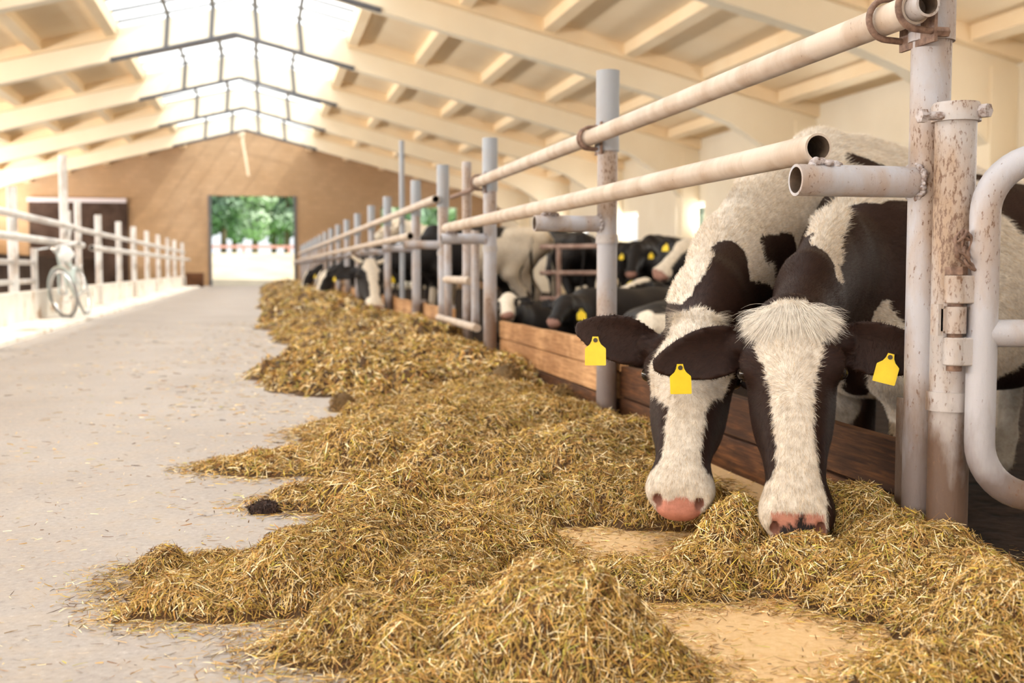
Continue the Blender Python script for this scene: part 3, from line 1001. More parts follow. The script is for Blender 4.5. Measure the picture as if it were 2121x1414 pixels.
# solid core of the windrow
ys = [1.55]
while ys[-1] < 46:
    ys.append(ys[-1] + max(0.018, 0.007 * ys[-1]))
ys = np.array(ys)
xs = np.arange(-0.75, 2.0, 0.022)
GX, GY = np.meshgrid(xs, ys)
H0 = hay_height(GX.ravel(), GY.ravel()).reshape(GX.shape)
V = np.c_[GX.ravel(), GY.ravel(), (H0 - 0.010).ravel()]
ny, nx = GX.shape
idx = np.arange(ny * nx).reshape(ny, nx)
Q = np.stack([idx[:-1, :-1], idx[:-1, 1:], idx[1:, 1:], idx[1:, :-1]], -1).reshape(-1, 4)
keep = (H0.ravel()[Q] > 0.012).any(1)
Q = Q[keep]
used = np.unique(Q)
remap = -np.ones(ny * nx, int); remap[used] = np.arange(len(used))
coreV, coreQ = V[used], remap[Q]
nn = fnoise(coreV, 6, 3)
coreC = np.array([0.085, 0.042, 0.014])[None] * (1 + 0.35 * nn[:, None])  # core coloured dark to imitate shade in the gaps between stalks

PAL = np.array([(0.58, 0.36, 0.11), (0.70, 0.48, 0.19), (0.48, 0.31, 0.07), (0.30, 0.185, 0.04), (0.95, 0.80, 0.50), (0.17, 0.075, 0.022), (0.40, 0.36, 0.07), (0.50, 0.25, 0.075), (0.055, 0.026, 0.012), (0.72, 0.52, 0.08)])
PALW = np.array([0.17, 0.13, 0.11, 0.11, 0.13, 0.12, 0.06, 0.07, 0.07, 0.03])
PAL *= 1.06

def stalks(P, N, length, width, tilt, rng, flat=False):
    """P roots (n,3); N up vectors; returns ribbon verts, quads, colours"""
    n = len(P)
    a = rng.uniform(0, 2 * np.pi, n)
    el = rng.normal(0, tilt, n)
    T = np.cross(N, np.c_[np.cos(a), np.sin(a), np.zeros(n)])
    T /= np.linalg.norm(T, axis=1, keepdims=True) + 1e-9
    d = T * np.cos(el)[:, None] + N * np.sin(np.abs(el) if not flat else el)[:, None]
    d /= np.linalg.norm(d, axis=1, keepdims=True)
    s = np.cross(d, N + 0.6 * rng.normal(size=(n, 3)))
    s /= np.linalg.norm(s, axis=1, keepdims=True) + 1e-9
    bend = rng.normal(0, 0.07, (n, 1)) * length[:, None]
    up = np.cross(s, d)
    A = P - d * length[:, None] * 0.5
    B = P + up * bend * 0.5
    C = P + d * length[:, None] * 0.5
    hw = (s * width[:, None] * 0.5)
    V = np.stack([A - hw, A + hw, B - hw, B + hw, C - hw * 0.5, C + hw * 0.5], 1).reshape(-1, 3)
    i = np.arange(n)[:, None] * 6
    Q = np.stack([i + np.array([[0, 1, 3, 2]]), i + np.array([[2, 3, 5, 4]])], 1).reshape(-1, 4)
    c = PAL[rng.choice(len(PAL), n, p=PALW / PALW.sum())] * rng.uniform(0.7, 1.3, (n, 1))
    return V, Q, np.repeat(c, 6, 0)

def hay_points(n, y0, y1, rng, expo):
    u = rng.uniform(0, 1, n * 3)
    Y = y0 * (y1 / y0) ** u if expo else rng.uniform(y0, y1, n * 3)
    X = rng.uniform(-0.72, 1.95, n * 3)
    h = hay_height(X, Y)
    ok = (h > 0.0015) & (rng.uniform(0, 1, n * 3) < np.clip(h / 0.030, 0.10, 1))
    X, Y, h = X[ok][:n], Y[ok][:n], h[ok][:n]
    e = 0.012
    hx = (hay_height(X + e, Y) - hay_height(X - e, Y)) / (2 * e)
    hy = (hay_height(X, Y + e) - hay_height(X, Y - e)) / (2 * e)
    N = np.c_[-hx, -hy, np.ones_like(hx)]
    N /= np.linalg.norm(N, axis=1, keepdims=True)
    return np.c_[X, Y, h], N
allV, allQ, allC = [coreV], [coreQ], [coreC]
off = len(coreV)
for (n, y0, y1, L, Wd, tl) in ((150000, 1.6, 3.3, (0.010, 0.036), (0.0009, 0.0022), 0.33), (26000, 1.6, 3.3, (0.03, 0.075), (0.001, 0.0024), 0.24), (90000, 3.3, 6.0, (0.016, 0.05), (0.0014, 0.0030), 0.32),
                           (16000, 3.3, 6.5, (0.04, 0.09), (0.0016, 0.0034), 0.3), (42000, 6.0, 14.0, (0.03, 0.08), (0.004, 0.009), 0.4), (22000, 14.0, 45.0, (0.05, 0.14), (0.009, 0.022), 0.4)):
    P, N = hay_points(n, y0, y1, RNG, y1 > 10)
    m = len(P)
    L_ = RNG.uniform(L[0], L[1], m) * RNG.uniform(0.6, 1, m)
    P[:, 2] += RNG.uniform(-0.008, 0.010, m) + (0.006 if y0 > 5 else 0)
    v, q, c = stalks(P, N, L_, RNG.uniform(Wd[0], Wd[1], m), tl, RNG)
    if y0 < 5 and L[1] < .06:       # thin fringe shed from the edges of the heaps
        E = P[P[:, 2] < .035]
        E = np.repeat(E, 2, 0) + np.c_[RNG.normal(0, .06, (2 * len(E), 2)), np.zeros(2 * len(E))]
        hE = hay_height(E[:, 0], E[:, 1])
        E = E[hE < .004]; E[:, 2] = .003
        ve, qe, ce = stalks(E, np.tile([[0, 0, 1.0]], (len(E), 1)), RNG.uniform(L[0], L[1], len(E)), RNG.uniform(Wd[0], Wd[1], len(E)), .10, RNG)
        q = np.concatenate([q, qe + len(v)]); v = np.concatenate([v, ve]); c = np.concatenate([c, ce]); P = np.concatenate([P, E])
    tone = 1 + 0.30 * np.repeat(fnoise(P, 3.0, 12), 6)[:, None] * np.array([[.9, 1.0, 1.2]])
    c = c * tone
    v[:, 2] = np.maximum(v[:, 2], 0.001)
    allV.append(v); allQ.append(q + off); allC.append(c)
    off += len(v)
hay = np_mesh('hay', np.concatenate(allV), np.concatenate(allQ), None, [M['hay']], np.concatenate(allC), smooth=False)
tag(hay, 'heaped chopped golden green fodder strewn along the right feed fence', 'hay', kind='stuff')

# loose straw swept over the aisle
n = 26000
u = RNG.uniform(0, 1, n)
Y = 1.6 * (16 / 1.6) ** u
X = RNG.uniform(-2.3, 1.5, n)
P = np.c_[X, Y, np.full(n, 0.002)]
dens = np.clip(np.exp(-np.abs(X - 0.1) / 0.7) * 1.1 + 0.16, 0, 1) * np.clip(0.55 + 0.9 * fnoise(P, 1.6, 5), 0.05, 1.4)
P = P[RNG.uniform(0, 1, n) < dens]
n2 = 9000
P2 = np.c_[RNG.uniform(0.1, 1.55, n2), RNG.uniform(1.6, 3.7, n2), np.full(n2, 0.002)]
P2 = P2[RNG.uniform(0, 1, n2) < np.clip(0.42 + 0.9 * fnoise(P2, 4.5, 15), 0.04, 1)]
P = np.concatenate([P, P2])
m = len(P)
N = np.tile(np.array([[0, 0, 1.0]]), (m, 1))
v, q, c = stalks(P, N, RNG.uniform(0.005, 0.03, m) * np.clip(P[:, 1] / 3, 1, 2.5), RNG.uniform(0.0009, 0.0022, m) * np.clip(P[:, 1] / 3, 1, 2.5), 0.03, RNG, True)
v[:, 2] = np.clip(v[:, 2], 0.0008, 0.01)
lit = np_mesh('straw_litter', v, q, None, [M['hay']], c * 1.15, smooth=False)
tag(lit, 'thin scatter of loose straw bits over the concrete aisle', 'straw', kind='stuff')

def clump(name, pxx, pyy, r, hgt, lab, colr, n, seed, z=0.0):
    rng = np.random.default_rng(seed)
    x, y = g2(pxx, pyy)
    u = rng.normal(size=(n, 3)); u /= np.linalg.norm(u, axis=1, keepdims=True)
    u[:, 2] = np.abs(u[:, 2])
    rad = 0.75 + 0.25 * vnoise(u, 3, seed)
    P = u * np.array([r, r * 0.7, hgt]) * rad[:, None]
    v, q, c = stalks(P, u, rng.uniform(0.01, 0.035, n) * max(1, r / 0.06), rng.uniform(0.0016, 0.0036, n) * max(1, r / 0.06), 0.4, rng)
    c = np.repeat(np.array(colr)[None] * rng.uniform(0.5, 1.6, (n, 1)), 6, 0)
    th = np.linspace(0, 2 * np.pi, 17)[:-1]
    cv = [np.array([r * 0.8 * s * np.cos(t), r * 0.56 * s * np.sin(t), hgt * 0.8 * np.sqrt(max(0, 1 - s * s))]) for s in (1, 0.8, 0.5, 0.1) for t in th]
    cq = [(i * 16 + k, i * 16 + (k + 1) % 16, (i + 1) * 16 + (k + 1) % 16, (i + 1) * 16 + k) for i in range(3) for k in range(16)]
    v[:, 2] = np.maximum(v[:, 2], 0.0)
    V = np.concatenate([np.array(cv), v]); Q = np.concatenate([np.array(cq), q + len(cv)])
    o = np_mesh(name, V, Q, None, [M['hay']], np.concatenate([np.tile(np.array(colr) * 0.6, (len(cv), 1)), c]), smooth=False)
    o.location = (x, y, z)
    tag(o, lab, 'fodder clump', 'clumps of packed fodder')
clump('fodder_clump', 548, 1062, 0.055, 0.045, 'small dark brown clump on the concrete at the tip of the fodder', (0.06, 0.035, 0.028), 900, 3)
clump('fodder_clump', 712, 852, 0.085, 0.12, 'upright brown clump standing at the aisle edge of the fodder', (0.22, 0.13, 0.05), 700, 5)
cl2 = onX(1068, 800, FENCE_X - 0.16)
clump('fodder_clump', 1050, 812, 0.16, 0.20, 'rough brown clump leaning on the orange brown plank barrier', (0.24, 0.15, 0.06), 900, 8)
clump('fodder_clump', 1165, 862, 0.11, 0.17, 'brown clump of fodder before the grey topped fence post', (0.28, 0.18, 0.07), 700, 9)


# ------------------------------------------------------------------ cattle: bodies grown as one smooth surface
def unit(v):
    v = np.asarray(v, float)
    return v / np.linalg.norm(v)

class Field:
    def __init__(self, lo, hi, res):
        self.lo, self.res = np.array(lo, float), res
        self.n = np.ceil((np.array(hi) - self.lo) / res).astype(int) + 1
        self.f = np.full(self.n, 1.0, np.float32)
    def grid(self, lo, hi):
        a = np.clip(np.floor((np.array(lo) - self.lo) / self.res).astype(int), 0, self.n - 1)
        b = np.clip(np.ceil((np.array(hi) - self.lo) / self.res).astype(int) + 1, 1, self.n)
        ax = [self.lo[i] + np.arange(a[i], b[i]) * self.res for i in range(3)]
        G = np.meshgrid(*ax, indexing='ij')
        return tuple(slice(a[i], b[i]) for i in range(3)), np.stack(G, -1).astype(np.float32)
    def union(self, sl, d, k):
        s = self.f[sl]
        h = np.clip(0.5 + 0.5 * (d - s) / k, 0, 1)
        self.f[sl] = d * (1 - h) + s * h - k * h * (1 - h)
    def carve(self, sl, d, k):
        s = self.f[sl]
        h = np.clip(0.5 - 0.5 * (d + s) / k, 0, 1)
        self.f[sl] = s * (1 - h) - d * h + k * h * (1 - h)
    def cap(self, a, b, ra, rb, lat=(0, 1, 0), k=0.03):
        a, b = np.asarray(a, float), np.asarray(b, float)
        ra = (ra, ra) if np.isscalar(ra) else ra
        rb = (rb, rb) if np.isscalar(rb) else rb
        R = max(*ra, *rb) + 2 * k + 2 * self.res
        lo, hi = np.minimum(a, b) - R, np.maximum(a, b) + R
        sl, P = self.grid(lo, hi)
        if 0 in P.shape:
            return
        L = np.linalg.norm(b - a)
        if L < 1e-6:
            ax = np.array([0, 0, 1.0]); L = 1e-6
        else:
            ax = (b - a) / L
        lat = np.asarray(lat, float)
        lat = lat - ax * np.dot(lat, ax)
        if np.linalg.norm(lat) < 1e-3:
            lat = np.cross(ax, (0.3, 0.5, 0.8))
        lat = unit(lat)
        ver = np.cross(ax, lat)
        q = P - a.astype(np.float32)
        s = q @ ax.astype(np.float32)
        t = np.clip(s / L, 0, 1)
        e = s - np.clip(s, 0, L)
        rl = ra[0] + (rb[0] - ra[0]) * t
        rv = ra[1] + (rb[1] - ra[1]) * t
        m = np.minimum(rl, rv)
        d = (np.sqrt((q @ lat.astype(np.float32) / rl) ** 2 + (q @ ver.astype(np.float32) / rv) ** 2 + (e / m) ** 2) - 1) * m
        self.union(sl, d, k)
    def ell(self, c, axes, r, k=0.03, carve=False):
        c = np.asarray(c, float)
        R = max(r) + 2 * k + 2 * self.res
        sl, P = self.grid(c - R, c + R)
        if 0 in P.shape:
            return
        q = P - c.astype(np.float32)
        s = sum((q @ np.asarray(ax, np.float32) / rr_) ** 2 for ax, rr_ in zip(axes, r))
        d = (np.sqrt(s) - 1) * min(r)
        (self.carve if carve else self.union)(sl, d, k)
    def mesh(self):
        f = self.f
        n = f.shape
        ins = f < 0
        c = np.zeros((n[0] - 1, n[1] - 1, n[2] - 1), np.uint8)
        for dx in (0, 1):
            for dy in (0, 1):
                for dz in (0, 1):
                    c += ins[dx:n[0] - 1 + dx, dy:n[1] - 1 + dy, dz:n[2] - 1 + dz]
        act = (c > 0) & (c < 8)
        I = np.argwhere(act)
        idm = -np.ones(act.shape, np.int32)
        idm[act] = np.arange(len(I))
        acc = np.zeros((len(I), 3)); cnt = np.zeros(len(I))
        cs = [(dx, dy, dz) for dx in (0, 1) for dy in (0, 1) for dz in (0, 1)]
        for i, a in enumerate(cs):
            for b in cs[i + 1:]:
                if sum(abs(p - q) for p, q in zip(a, b)) != 1:
                    continue
                fa = f[I[:, 0] + a[0], I[:, 1] + a[1], I[:, 2] + a[2]]
                fb = f[I[:, 0] + b[0], I[:, 1] + b[1], I[:, 2] + b[2]]
                x = (fa < 0) != (fb < 0)
                t = np.where(x, fa / np.where(x, fa - fb, 1), 0)
                acc += np.where(x[:, None], np.array(a) + t[:, None] * (np.array(b) - np.array(a)), 0)
                cnt += x
        V = self.lo + (I + acc / cnt[:, None]) * self.res
        Q = []
        for ax in range(3):
            o1, o2 = (ax + 1) % 3, (ax + 2) % 3
            sa = [slice(None)] * 3; sb = [slice(None)] * 3
            sa[ax] = slice(0, n[ax] - 1); sb[ax] = slice(1, n[ax])
            E = np.argwhere(ins[tuple(sa)] != ins[tuple(sb)])
            ok = (E[:, o1] > 0) & (E[:, o2] > 0) & (E[:, o1] < n[o1] - 1) & (E[:, o2] < n[o2] - 1)
            E = E[ok]
            flip = ins[E[:, 0], E[:, 1], E[:, 2]]
            def cell(d1, d2):
                e = E.copy(); e[:, o1] -= d1; e[:, o2] -= d2
                return idm[e[:, 0], e[:, 1], e[:, 2]]
            q = np.stack([cell(1, 1), cell(0, 1), cell(0, 0), cell(1, 0)], 1)
            q[~flip] = q[~flip][:, ::-1]
            Q.append(q)
        return V, np.concatenate(Q)

HU = np.array([-.06, 0, .1, .22, .34, .5, .64, .76, .86, .94, 1.0])
HW = np.array([.070, .086, .104, .112, .100, .085, .076, .070, .074, .077, .062])
HF = np.array([.020, .040, .052, .056, .055, .051, .047, .045, .046, .036, .012])
HB = np.array([-.09, -.13, -.17, -.20, -.195, -.165, -.125, -.10, -.098, -.088, -.055])

def cow_frame(S):
    """head axes: a toward the muzzle, n out of the forehead, r to the cow's left"""
    a = unit(S['muzzle'] - S['poll'])
    n = S['face'] - a * np.dot(S['face'], a)
    n = unit(n)
    r = np.cross(n, a)
    return a, n, r, np.linalg.norm(S['muzzle'] - S['poll'])

def cow_local(S):
    h = unit(np.array([S['head'][0], S['head'][1], 0]))
    l = np.cross((0, 0, 1), h)
    return h, l

def grow_cow(S, res):
    sc, Wt, fz = S.get('sc', 1.0), S['W'], S['floor']
    h, l = cow_local(S)
    a, n, r, L = cow_frame(S)
    hip = S.get('hip', 0.0)
    def B(s, lat, z):              # s metres behind the withers, z below the withers
        return Wt - h * s * sc + l * lat * sc + np.array([0, 0, z * sc + hip * min(max(s, 0), 1.3) / 1.3])
    lying = S.get('lying', False)
    pts = [S['poll'], S['muzzle'], S['muzzle'] - n * 0.1, B(-0.35, 0, 0), B(1.75, 0.5, 0.12), B(1.75, -0.5, 0.1), B(-0.3, 0.5, 0), B(-0.3, -0.5, 0), np.array([Wt[0], Wt[1], fz])]
    for sg in (-1, 1):
        pts.append(S['poll'] + r * sg * 0.42 * sc)
    pts = np.array(pts)
    lo, hi = pts.min(0) - 0.22, pts.max(0) + 0.22
    lo[2] = fz - 0.03
    F = Field(lo, hi, res)
    vk = 0.72 if lying else 1.0
    body = [(-.22, -.44, .13, .20), (-.02, -.37, .215, .34), (.35, -.385, .275, .375), (.75, -.385, .31, .375), (1.08, -.32, .275, .30), (1.33, -.26, .225, .235), (1.46, -.23, .14, .17)]
    for p, q in zip(body[:-1], body[1:]):
        kz = vk if lying else 1.0
        F.cap(B(p[0], 0, p[1] * kz), B(q[0], 0, q[1] * kz), (p[2] * (1.12 if lying else 1) * sc, p[3] * kz * sc), (q[2] * (1.12 if lying else 1) * sc, q[3] * kz * sc), l, 0.06)
    F.cap(B(-.08, 0, -.13), B(.25, 0, -.13), (.09 * sc, .125 * sc), (.07 * sc, .115 * sc), l, 0.08)
    F.cap(B(.25, 0, -.13), B(1.25, 0, -.11), .08 * sc, .09 * sc, l, 0.10)
    for sg in (-1, 1):
        F.cap(B(1.12, sg * .19, -.14), B(1.22, sg * .20, -.16), .075 * sc, .08 * sc, l, 0.08)
        F.cap(B(1.44, sg * .08, -.13), B(1.50, sg * .09, -.19), .06 * sc, .06 * sc, l, 0.06)
        F.cap(B(.08, sg * .13, -.16), B(-.06, sg * .19, -.62), (.06 * sc, .11 * sc), (.085 * sc, .13 * sc), l, 0.07)
        H = (Wt[2] - fz) / sc
        if not lying:
            e1, kn, fe, ho = -.72, -H + .42, -H + .12, -H + .035
            F.cap(B(-.02, sg * .175, -.60), B(.06, sg * .165, e1 - .05), (.085 * sc, .12 * sc), (.06 * sc, .075 * sc), l, 0.05)
            F.cap(B(.06, sg * .165, e1 - .05), B(.01, sg * .15, kn), .062 * sc, .048 * sc, l, 0.03)
            F.cap(B(.01, sg * .15, kn), B(.02, sg * .15, fe), (.040 * sc, .043 * sc), .036 * sc, l, 0.02)
            F.cap(B(.02, sg * .15, fe), B(-.03, sg * .15, ho), .040 * sc, .055 * sc, l, 0.02)
            st = S.get('hind_step', 0.0) * (1 if sg < 0 else -.3)
            F.cap(B(1.25, sg * .17, -.34), B(1.10, sg * .20, -.66), (.13 * sc, .21 * sc), (.09 * sc, .15 * sc), l, 0.06)
            F.cap(B(1.10, sg * .20, -.66), B(1.36 - st, sg * .17, -H + .50), (.085 * sc, .12 * sc), (.045 * sc, .062 * sc), l, 0.05)
            F.cap(B(1.36 - st, sg * .17, -H + .50), B(1.31 - st, sg * .165, -H + .13), (.042 * sc, .05 * sc), .038 * sc, l, 0.03)
            F.cap(B(1.31 - st, sg * .165, -H + .13), B(1.26 - st, sg * .165, -H + .035), .042 * sc, .056 * sc, l, 0.02)
        else:
            gz = -H + .09
            F.cap(B(.0, sg * .2, -.45), B(-.35, sg * .22, gz + .02), .12 * sc, .07 * sc, l, 0.05)
            F.cap(B(-.35, sg * .22, gz + .02), B(-.02, sg * .25, gz - .02), .06 * sc, .05 * sc, l, 0.03)
            F.cap(B(1.25, sg * .22, -.36), B(.85, sg * .36, gz + .08), (.15 * sc, .17 * sc), .10 * sc, l, 0.06)
            F.cap(B(.85, sg * .36, gz + .08), B(1.25, sg * .42, gz - .02), .08 * sc, .05 * sc, l, 0.03)
    if S.get('udder'):
        F.cap(B(.98, 0, -.72), B(1.16, 0, -.70), (.14 * sc, .12 * sc), (.15 * sc, .13 * sc), l, 0.05)
    t0, t1 = B(1.50, 0, -.07), B(1.60, 0, -.20)
    H = (Wt[2] - fz) / sc
    F.cap(t0, t1, .034 * sc, .028 * sc, l, 0.03)
    tl = S.get('tail', (1.62, 0.02))
    tz = max(-.86, -H + .16)
    F.cap(t1, B(tl[0], tl[1], tz), .028 * sc, .019 * sc, l, 0.02)
    F.cap(B(tl[0], tl[1], tz), B(tl[0] + .01, tl[1], max(tz - .2, -H + .06)), .034 * sc, .022 * sc, l, 0.02)
    # neck
    neck = S['neck']                # list of (point, lateral radius, vertical radius)
    neck = [(B(.0, 0, -.36), .17 * sc, .29 * sc)] + [(np.asarray(p), q * sc, v * sc) for p, q, v in neck] + [(S['poll'] - n * .075 * sc + a * .03, .088 * sc, .105 * sc)]
    for i, (p, q) in enumerate(zip(neck[:-1], neck[1:])):
        f = (i + 0.5) / (len(neck) - 1)
        la = l * (1 - f) + (r if np.dot(r, l) > 0 else -r) * f
        F.cap(p[0], q[0], p[1:], q[1:], la, 0.06)
    # head
    hs = S.get('hs', 1.0)
    c0 = S['poll'] + a * L * 0.5 - n * 0.07
    R = L * 0.5 + 0.16
    sl, P = F.grid(c0 - R, c0 + R)
    q = P - S['poll'].astype(np.float32)
    u0 = q @ a.astype(np.float32) / L
    v = q @ r.astype(np.float32)
    wv = q @ n.astype(np.float32)
    u = np.clip(u0, HU[0], 1.0)
    hw, hf, hb = (np.interp(u, HU, A) * hs for A in (HW, HF, HB))
    cc, bb = (hf + hb) / 2, (hf - hb) / 2
    k_ = np.clip((cc - wv) / bb, 0, 1)
    hw = hw * (1 - 0.24 * k_)
    e = (u0 - u) * L / (0.045 * hs)
    d = ((np.abs(v / hw) ** 2.5 + np.abs((wv - cc) / bb) ** 2.5 + np.abs(e) ** 2.5) ** 0.4 - 1) * np.minimum(hw, bb)
    F.union(sl, d.astype(np.float32), 0.035)
    ax3 = (r, a, n)
    def Hd(u_, v_, w_):
        return S['poll'] + a * L * u_ + r * v_ * hs + n * w_ * hs
    F.ell(Hd(.90, 0, -.035), ax3, (.082 * hs, .055 * hs, .058 * hs), 0.035)
    F.ell(Hd(.91, 0, -.090), ax3, (.052 * hs, .045 * hs, .035 * hs), 0.03)
    F.ell(Hd(.0, 0, -.01), ax3, (.075 * hs, .055 * hs, .055 * hs), 0.04)
    F.ell(Hd(.36, 0, .02), ax3, (.055 * hs, .18 * hs, .042 * hs), 0.05)
    for sg in (-1, 1):
        F.ell(Hd(.225, sg * .088, .008), ax3, (.042 * hs, .050 * hs, .042 * hs), 0.03)
        F.ell(Hd(.38, sg * .060, -.10), ax3, (.038 * hs, .11 * hs, .075 * hs), 0.04)
        F.ell(Hd(.955, sg * .056, -.002), ax3, (.026 * hs, .030 * hs, .024 * hs), 0.02)
        if res < .012:
            F.ell(Hd(1.005, sg * .052, .004), ax3, (.010 * hs, .020 * hs, .014 * hs), 0.008, carve=True)
            F.ell(Hd(.262, sg * .126, .002), ax3, (.013, .022, .012), 0.008, carve=True)
    for sg, ed, eo, el in S['ears']:
        ed = unit(ed); eo = eo - ed * np.dot(eo, ed); eo = unit(eo)
        es = np.cross(ed, eo)
        b0 = Hd(.05, sg * .082, -.055)
        F.cap(b0 - ed * .03, b0 + ed * .05 * hs, .036 * hs, .030 * hs, l, 0.03)
        b0 = b0 + ed * .02
        sl, P = F.grid(b0 + ed * el * .5 - el * .75, b0 + ed * el * .5 + el * .75)
        q = P - b0.astype(np.float32)
        t = q @ ed.astype(np.float32) / el
        s = q @ es.astype(np.float32)
        c = q @ eo.astype(np.float32)
        tt = np.clip(t, 0.0, 1.0)
        ws = .067 * hs * np.clip(np.sin(np.pi * np.clip(tt * 0.80 + 0.16, 0, 1)), 0.05, 1) ** 0.75 + 1e-4
        qs = 5.0 * s * s / hs - 0.25 * (tt - .5) ** 2 * el
        th = max(.0095, res * .62)
        dd = np.maximum(np.abs(c - qs) - th, np.abs(s) - ws)
        dd = np.maximum(dd, np.maximum(t - 1, -t) * el)
        F.union(sl, dd.astype(np.float32), 0.012)
    V, Q = F.mesh()
    return V, Q

DARK = np.array([0.025, 0.0100, 0.0065])
BLACK = np.array([0.012, 0.010, 0.010])
WHITE = np.array([0.72, 0.665, 0.59])
PINK = np.array([0.52, 0.24, 0.18])

def seg_dist(P, A, Bq):
    ab = Bq - A
    t = np.clip(((P - A) @ ab) / max(ab @ ab, 1e-9), 0, 1)
    return np.linalg.norm(P - A - t[:, None] * ab, axis=1)

def vertex_normals(V, Q):
    fn = np.cross(V[Q[:, 2]] - V[Q[:, 0]], V[Q[:, 3]] - V[Q[:, 1]])
    N = np.zeros_like(V)
    for k in range(4):
        np.add.at(N, Q[:, k], fn)
    return N / (np.linalg.norm(N, axis=1, keepdims=True) + 1e-12)

def head_coords(S, V):
    a, n, r, L = cow_frame(S)
    q = V - S['poll']
    return q @ a / L, q @ r, q @ n

def paint_strokes(V, N, C, ops, allow=None):
    """coat patches given as strokes over the animal; each stroke is located on the hide and has a size in metres"""
    q = V - CPOS
    dep = q @ FWD
    sx = W / 2 + FPX * (q @ RGT) / dep
    sy = H / 2 - FPX * (q @ UPV) / dep
    warp = 0.020 * fnoise(V, 9, 3) + 0.008 * fnoise(V, 34, 8)
    for col, rpx, pts in ops:
        P3, dm = [], []
        for (x, y) in pts:
            dd = (sx - x) ** 2 + (sy - y) ** 2
            dd = dd if allow is None else np.where(allow, dd, 1e9)
            near = dd < max(14 ** 2, dd.min() + 30)
            i = np.where(near)[0][np.argmin(dep[near])]
            P3.append(V[i]); dm.append(dep[i])
        rad = rpx * np.mean(dm) / FPX
        if len(P3) == 1:
            d = np.linalg.norm(V - P3[0], axis=1)
        else:
            d = np.min([seg_dist(V, P3[i], P3[i + 1]) for i in range(len(P3) - 1)], 0)
        m = d + warp < rad
        m = m if allow is None else m & allow
        C[m] = col
    return C

def eye_part(S, body, mirror=(-1, 1)):
    a, n, r, L = cow_frame(S)
    hs = S.get('hs', 1.0)
    for sg in mirror:
        c = MB()
        c.sphere(S['poll'] + a * L * .262 + r * sg * .1155 * hs + n * .0 * hs, .0195 * hs, 14, 10)
        c.build('eye', M['eye'], body, angle=0)

def ear_tag(S, body, k, t, size=1.0, tilt=0.0, shift=0.0):
    a, n, r, L = cow_frame(S)
    hs = S.get('hs', 1.0)
    sg, ed, eo, el = S['ears'][k]
    ed = unit(ed); eo = unit(eo - ed * np.dot(eo, ed)); es = np.cross(ed, eo)
    b0 = S['poll'] + a * L * .05 + r * sg * .082 * hs - n * .055 * hs + ed * .02
    c = b0 + ed * el * t + eo * .030 + es * shift
    dn = np.array([0, 0, -1.0]); dn = unit(dn - eo * np.dot(dn, eo))
    sd = np.cross(eo, dn)
    ca, sa = math.cos(tilt), math.sin(tilt)
    dn, sd = dn * ca + sd * sa, sd * ca - dn * sa
    prof = [(-.008, -.006), (.008, -.006), (.0105, .006), (.016, .016), (.028, .026), (.029, .030), (.029, .072), (.027, .074), (-.027, .074), (-.029, .072), (-.029, .030), (-.028, .026), (-.016, .016), (-.0105, .006)]
    m = MB()
    A = [c + sd * x * size + dn * y * size + eo * .0014 for x, y in prof]
    Bv = [c + sd * x * size + dn * y * size - eo * .0014 for x, y in prof]
    nn_ = len(prof)
    m.add(A + Bv, [tuple(range(nn_ - 1, -1, -1)), tuple(range(nn_, 2 * nn_))] + [(i, (i + 1) % nn_, nn_ + (i + 1) % nn_, nn_ + i) for i in range(nn_)])
    tg = m.build('ear_tag', M['yellow'], body, smooth=False)
    tg['label'] = 'yellow ear tag'
    m = MB(); m.tube([c + dn * .004 * size - eo * .03, c + dn * .004 * size + eo * .004], .0062 * size, 12)
    m.build('tag_button', M['tag_dark'], tg)

def hair_ribbons(P, D, N, length, width, lift, rng, col, nseg=2, curl=0.0):
    n = len(P)
    D = D - N * (D * N).sum(1, keepdims=True)
    D = D / (np.linalg.norm(D, axis=1, keepdims=True) + 1e-9)
    S_ = np.cross(D, N)
    D = D + S_ * rng.normal(0, 0.28, (n, 1))
    D /= np.linalg.norm(D, axis=1, keepdims=True)
    S_ = np.cross(D, N)
    rows = []
    pos = P.copy()
    for i in range(nseg + 1):
        f = i / nseg
        wd = width[:, None] * 0.5 * (1 - 0.85 * f)
        rows += [pos - S_ * wd, pos + S_ * wd]
        ang = lift[:, None] * (1 - 0.75 * f)
        pos = pos + (D * np.cos(ang) + N * np.sin(ang)) * (length[:, None] / nseg)
    k = len(rows)
    V = np.stack(rows, 1).reshape(-1, 3)
    i = np.arange(n)[:, None] * k
    Q = np.stack([i + np.array([[2 * s, 2 * s + 1, 2 * s + 3, 2 * s + 2]]) for s in range(nseg)], 1).reshape(-1, 4)
    return V, Q, np.repeat(col, k, 0)

def sample_surface(V, Q, n, rng, wgt=None):
    T = np.concatenate([Q[:, [0, 1, 2]], Q[:, [0, 2, 3]]])
    ar = np.linalg.norm(np.cross(V[T[:, 1]] - V[T[:, 0]], V[T[:, 2]] - V[T[:, 0]]), axis=1)
    if wgt is not None:
        ar = ar * wgt[T].mean(1)
    cdf = np.cumsum(ar)
    i = np.searchsorted(cdf, rng.uniform(0, cdf[-1], n))
    b = rng.dirichlet((1, 1, 1), n)
    return T[i], b

